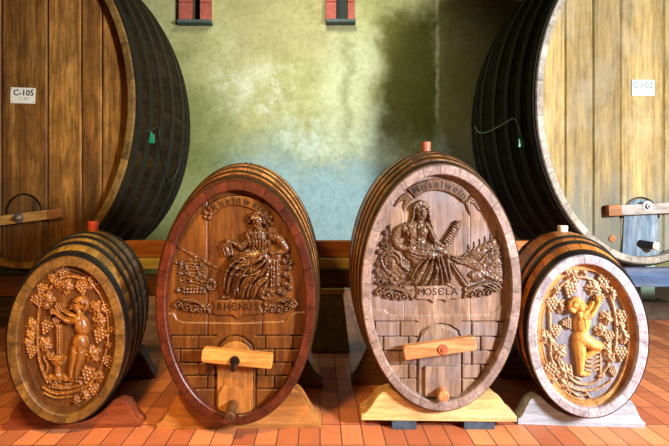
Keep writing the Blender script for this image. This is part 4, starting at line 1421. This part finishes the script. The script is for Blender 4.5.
vn = Relief(LS, RECS, (18, 264, 122, 412), 0.4)
for pts, rr in (([(55, 282), (48, 292), (40, 307), (38, 325), (38, 345), (41, 366), (48, 382)], 1.6), ([(55, 282), (64, 277), (76, 277), (88, 281), (97, 290), (103, 300), (108, 318), (108, 340), (104, 358), (96, 376)], 1.7),
                ([(96, 376), (88, 385), (74, 391), (56, 393), (43, 387)], 1.9), ([(44, 392), (56, 397), (72, 396)], 1.3), ([(42, 366), (46, 376), (54, 384), (66, 387)], 1.4),
                ([(44, 356), (48, 366), (46, 374)], 1.1), ([(50, 386), (64, 388), (80, 385)], 1.2)):
    vn.stroke(pts, rr, 0.013, r1=rr * 0.8)
for (x, y, rr, rot) in ((51, 277, 6, 200), (58, 272, 4.5, 250), (65.5, 286, 7.5, 80), (56, 283, 4.5, 150), (48.5, 299, 6.5, 0), (46, 305, 4.5, 40), (32, 325, 6.5, 190), (30, 334, 6, 120),
                        (90, 278, 10, 20), (99, 283, 6, 45), (96, 308, 7, 160), (99.5, 321, 6.5, 60), (112, 330, 5.5, 30), (45, 344, 7, 20), (92.5, 354, 8, 190), (85, 395, 6.5, 10), (77, 401, 5.5, 120),
                        (100, 377, 6, 40), (28, 342, 5, 220), (110, 345, 4.5, 60), (50, 356, 4.5, 100)):
    vn.leaf(x, y, rr * 1.22, rot, 0.016)
for (x, y, rr) in ((64, 272.5, 6), (42, 288.5, 6), (37.5, 300, 6.5), (60, 308, 5.5), (47, 326.5, 7), (57, 320.5, 4.5), (82, 287.5, 7), (108, 309, 7), (100, 335, 7.5), (32.5, 351, 6.5), (88, 374, 8), (95, 390, 7), (108, 361, 6.5)):
    vn.grapes(x, y, rr, random.uniform(60, 120), 0.017)
for i in range(16):
    vn.leaf(random.uniform(48, 88), random.uniform(378, 386), random.uniform(2.2, 3.4), random.uniform(0, 360), 0.010)
vn.build('vine_wreath', M['ls_vine'], LS.root)
ft = Relief(LS, RECS, (44, 322, 72, 384), 0.35)
ft.poly([(55.5, 324), (62.5, 324), (62, 360), (56.5, 360)], 0.018, 3.2)
ft.carve([(59, 326), (59, 357)], 0.8, 0.006, False)
ft.carve([(56.8, 326), (57, 357)], 0.6, 0.004, False)
ft.dome(58.5, 360, 8.5, 6.5, 0, 0.024)
ft.stroke([(50.5, 357.5), (58.5, 358.5), (66.5, 357.5)], 1.4, 0.026)
ft.stroke([(58, 365), (58, 374)], 3.0, 0.018, r1=4.0, smooth=False)
ft.poly([(49, 374), (67, 374), (69, 380), (47, 380)], 0.015, 1.5)
ft.build('fountain', M['ls_vine'], LS.root)
ch = Relief(LS, RECS, (50, 294, 98, 384), 0.35)
ch.dome(82, 326, 7.6, 11, -6, 0.030, k=0.008)
ch.dome(80.5, 342, 8.4, 9.5, 0, 0.034, k=0.010)
ch.stroke([(81, 348), (80, 358), (78, 366), (77, 376)], 6.0, 0.030, r1=3.0, k=0.006)
ch.stroke([(76, 348), (74, 358), (72.5, 366), (72, 376)], 5.4, 0.026, r1=2.8, k=0.004)
ch.stroke([(72, 376), (68, 378.5), (65, 379)], 2.6, 0.020, r1=1.8)
ch.stroke([(77.5, 376), (74, 379), (71, 380)], 2.6, 0.022, r1=1.8)
ch.stroke([(79, 318), (72, 320.5), (66, 319)], 4.2, 0.034, r1=3.3, k=0.006)
ch.stroke([(66, 319), (60, 315), (55.5, 311.5)], 3.1, 0.030, r1=2.0, k=0.004)
ch.stroke([(77, 316), (70, 314), (63, 310)], 3.0, 0.022, r1=2.0, k=0.003)
for q in range(4): ch.stroke([(56, 309.6 + q * 1.0), (52.6, 308.6 + q * 1.3)], 0.75, 0.010, 0.02, smooth=False)
ch.stroke([(80, 311), (80, 317)], 3.8, 0.028, k=0.006)
ch.dome(81.5, 303.5, 7.4, 7.0, 0, 0.034)
ch.dome(77.5, 306, 5.6, 6.0, 0, 0.036, k=0.004)
for i in range(14):
    a = math.radians(215 + i * 15)
    ch.dome(81.5 + 6.3 * math.cos(a), 303.6 + 6.2 * math.sin(a), 2.2, 2.2, 0, 0.012, 0.024)
for i in range(6):
    a = math.radians(220 + i * 25)
    ch.dome(81 + 3.4 * math.cos(a), 302.4 + 3.4 * math.sin(a), 2.0, 2.0, 0, 0.010, 0.032)
ch.carve([(74.4, 305), (76.4, 305.2)], 0.9, 0.006, False)
ch.stroke([(73, 304), (71.4, 307.2), (73, 308)], 1.1, 0.026, smooth=False)
ch.carve([(73, 310.2), (75.4, 310)], 0.7, 0.006, False)
ch.carve([(82, 320), (82.5, 330)], 0.8, 0.003)
ch.carve([(75, 349), (80, 351), (86, 348)], 0.8, 0.004)
ch.build('carved_child', M['ls_vine'], LS.root, tool=0.0004)

# ------------------------------------------------------------------ cradles


def cradle(K, name, label, mat, y0, y1, W, zb, shoulder, flat=0.05, turn=1.0, low=0.03, group='wooden cask cradles', cat='cradle'):
    """shaped board under a cask: W half width, zb its own base height, shoulder = half distance between the cask's rests"""
    c0 = K.R @ Vector((0, y0, 0)) + K.root.location
    base = zb - K.root.location.z

    def profile(y):
        ra, rb, cz = K.prof(y)
        gap = 0.009 if turn == 1.0 else 0.03
        ra += gap; rb += gap
        zbt = lambda x: cz - rb * math.sqrt(max(0, 1 - (x / ra) ** 2)) if abs(x) < ra else cz
        pr = []
        zs = zbt(shoulder)
        for x in np.linspace(0, shoulder, 20): pr.append((x, max(zbt(x), base + 0.008)))
        for t in (0.25, 0.5, 0.75): pr.append((shoulder + flat * t, zs + 0.010 * math.sin(PI * (0.15 + 0.85 * t))))
        for t in np.linspace(0, 1, 12):
            x = shoulder + flat + (W - shoulder - flat) * t
            pr.append((x, base + low + (zs - base - low) * (0.5 + 0.5 * math.cos(PI * t))))
        pr.append((W, base))
        return pr + [(-x, z) for x, z in pr[::-1] if x > 0]
    mb = MB()
    pa = [(x, 0, z - base) for x, z in profile(y0)]
    pb = [(x, y1 - y0, z - base) for x, z in profile(y1)]
    n = len(pa)
    mb.add(pa + pb, [(i, (i + 1) % n, n + (i + 1) % n, n + i) for i in range(n)] + [tuple(range(n - 1, -1, -1)), tuple(range(n, 2 * n))])
    o = mb.build(name, mat, None, False, 0.003)
    o.location = (c0.x, c0.y, zb)
    o.rotation_euler = (0, 0, K.yaw * turn)
    tag(o, label, cat, group)
    return o


cradle(RC, 'cask_cradle', 'pale pine cradle on slate blocks under the front of the Moselwein cask', M['pine'], 0.05, 0.20, 0.41, 0.05, 0.225, 0.06)
cradle(LC, 'cask_cradle', 'amber pine cradle on the tiles under the front of the Rheinwein cask', M['amberpine'], 0.12, 0.26, 0.44, 0.0, 0.275, 0.02)
cradle(RS, 'cask_cradle', 'whitish limed cradle under the front of the small golden child cask', M['bluepine'], 0.10, 0.2, 0.335, 0.0, 0.205, 0.045, 0.25)
cradle(LS, 'cask_cradle', 'red-brown cradle under the front of the small amber fountain cask', M['redpine'], 0.10, 0.2, 0.36, 0.0, 0.21, 0.06, 0.25)
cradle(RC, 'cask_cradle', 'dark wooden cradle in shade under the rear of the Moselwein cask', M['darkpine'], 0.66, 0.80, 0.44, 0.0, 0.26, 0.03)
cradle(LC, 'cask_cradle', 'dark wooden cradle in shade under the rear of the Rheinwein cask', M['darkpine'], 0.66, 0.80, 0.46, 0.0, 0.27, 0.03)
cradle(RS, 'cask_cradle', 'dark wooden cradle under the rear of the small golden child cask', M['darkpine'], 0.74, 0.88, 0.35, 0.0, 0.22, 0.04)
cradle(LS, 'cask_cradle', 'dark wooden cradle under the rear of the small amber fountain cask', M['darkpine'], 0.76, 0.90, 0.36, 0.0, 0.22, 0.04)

for i, (x0, x1, lab) in enumerate(((392, 416.5, 'blue slate block under the cradle, below the Moselwein tap, nearer the Rheinwein cask'), (464, 495, 'blue slate block under the pale cradle, nearer the small golden child cask'))):
    a = P(x0, 430, 2.61); c = P(x1, 430, 2.61)
    mb = MB(); mb.box(((a.x + c.x) / 2, 2.70, 0.025), (c.x - a.x, 0.18, 0.05))
    tag(mb.build('slate_block', M['slate'], None, False, 0.004), lab, 'stone block', 'slate blocks under a cradle')

# ------------------------------------------------------------------ sleepers behind


def beam(name, label, mat, px0, px1, py0, py1, D, depth, cat='beam', bev=0.006):
    a = P(px0, py1, D); c = P(px1, py0, D)
    mb = MB()
    mb.box((0, depth / 2, (c.z - a.z) / 2), (c.x - a.x, depth, c.z - a.z))
    o = mb.build(name, mat, None, False, bev)
    o.location = ((a.x + c.x) / 2, D, a.z)
    tag(o, label, cat)
    return o


beam('orange_plank', 'dark orange weathered plank, topmost of the beams between the two centre casks', M['beam_orange'], 124, 540, 241, 257.5, 4.02, 0.10, 'plank')
beam('yellow_plank', 'yellowed plank between the centre casks, just under the orange plank', M['beam_yellow'], 128, 536, 258.5, 269, 3.98, 0.14, 'plank')
beam('sleeper_beam', 'heavy dark red beam resting on the mossy stone pillar', M['beam'], 236, 560, 269.5, 288, 3.94, 0.24)
beam('sleeper_beam', 'dark beam in shade under the front of cask C-105', M['beam'], -70, 200, 276.5, 296, 3.94, 0.14)
beam('sleeper_beam', 'heavy blue-grey beam under the pale yellow large cask', M['beam_blue'], 574, 760, 268.5, 287, 3.95, 0.10)

# mossy pillar with its wooden pad
a = P(311, 354, 3.87); c = P(350, 354, 3.87); t0 = P(316.5, 294, 3.9); t1 = P(342, 294, 3.9)
rt = empty('stone_pillar', ((a.x + c.x) / 2, 3.98, 0)); tag(rt, 'mossy dark stone pillar with a pale wooden pad between the centre casks', 'pillar')
mb = MB()
hb = (c.x - a.x) / 2; ht = (t1.x - t0.x) / 2; H_ = t0.z
vs = [(-hb, -0.11, 0), (hb, -0.11, 0), (hb, 0.16, 0), (-hb, 0.16, 0), (-ht, -0.08, H_), (ht, -0.08, H_), (ht, 0.14, H_), (-ht, 0.14, H_)]
mb.add(vs, [(3, 2, 1, 0), (4, 5, 6, 7), (0, 1, 5, 4), (1, 2, 6, 5), (2, 3, 7, 6), (3, 0, 4, 7)])
mb.build('shaft', M['stone'], rt, False, 0.012)
mb = MB(); mb.box((0, 0.03, H_ + 0.022), (2 * ht + 0.02, 0.24, 0.04))
mb.build('pad', M['beam_yellow'], rt, False, 0.004)

# pale block under the right-hand beam, plinth timber on the floor
a = P(641, 301, 5.0); c = P(655.5, 301, 5.0)
mb = MB(); mb.box((0, 0.1, 0.18), (c.x - a.x, 0.2, 0.36))
o = mb.build('stone_block', M['limestone'], None, False, 0.01); o.location = ((a.x + c.x) / 2, 5.0, 0.18)
tag(o, 'pale green stone block on the low plinth, just below the blue-grey beam', 'stone block')
mb = MB(); mb.box((0, 0.6, 0.09), (3.2, 1.2, 0.18))
o = mb.build('stone_plinth', M['plinth'], None, False, 0.01); o.location = (3.8, 4.9, 0)
tag(o, 'low dark brown plinth on the tiles carrying the pale green stone block', 'plinth')
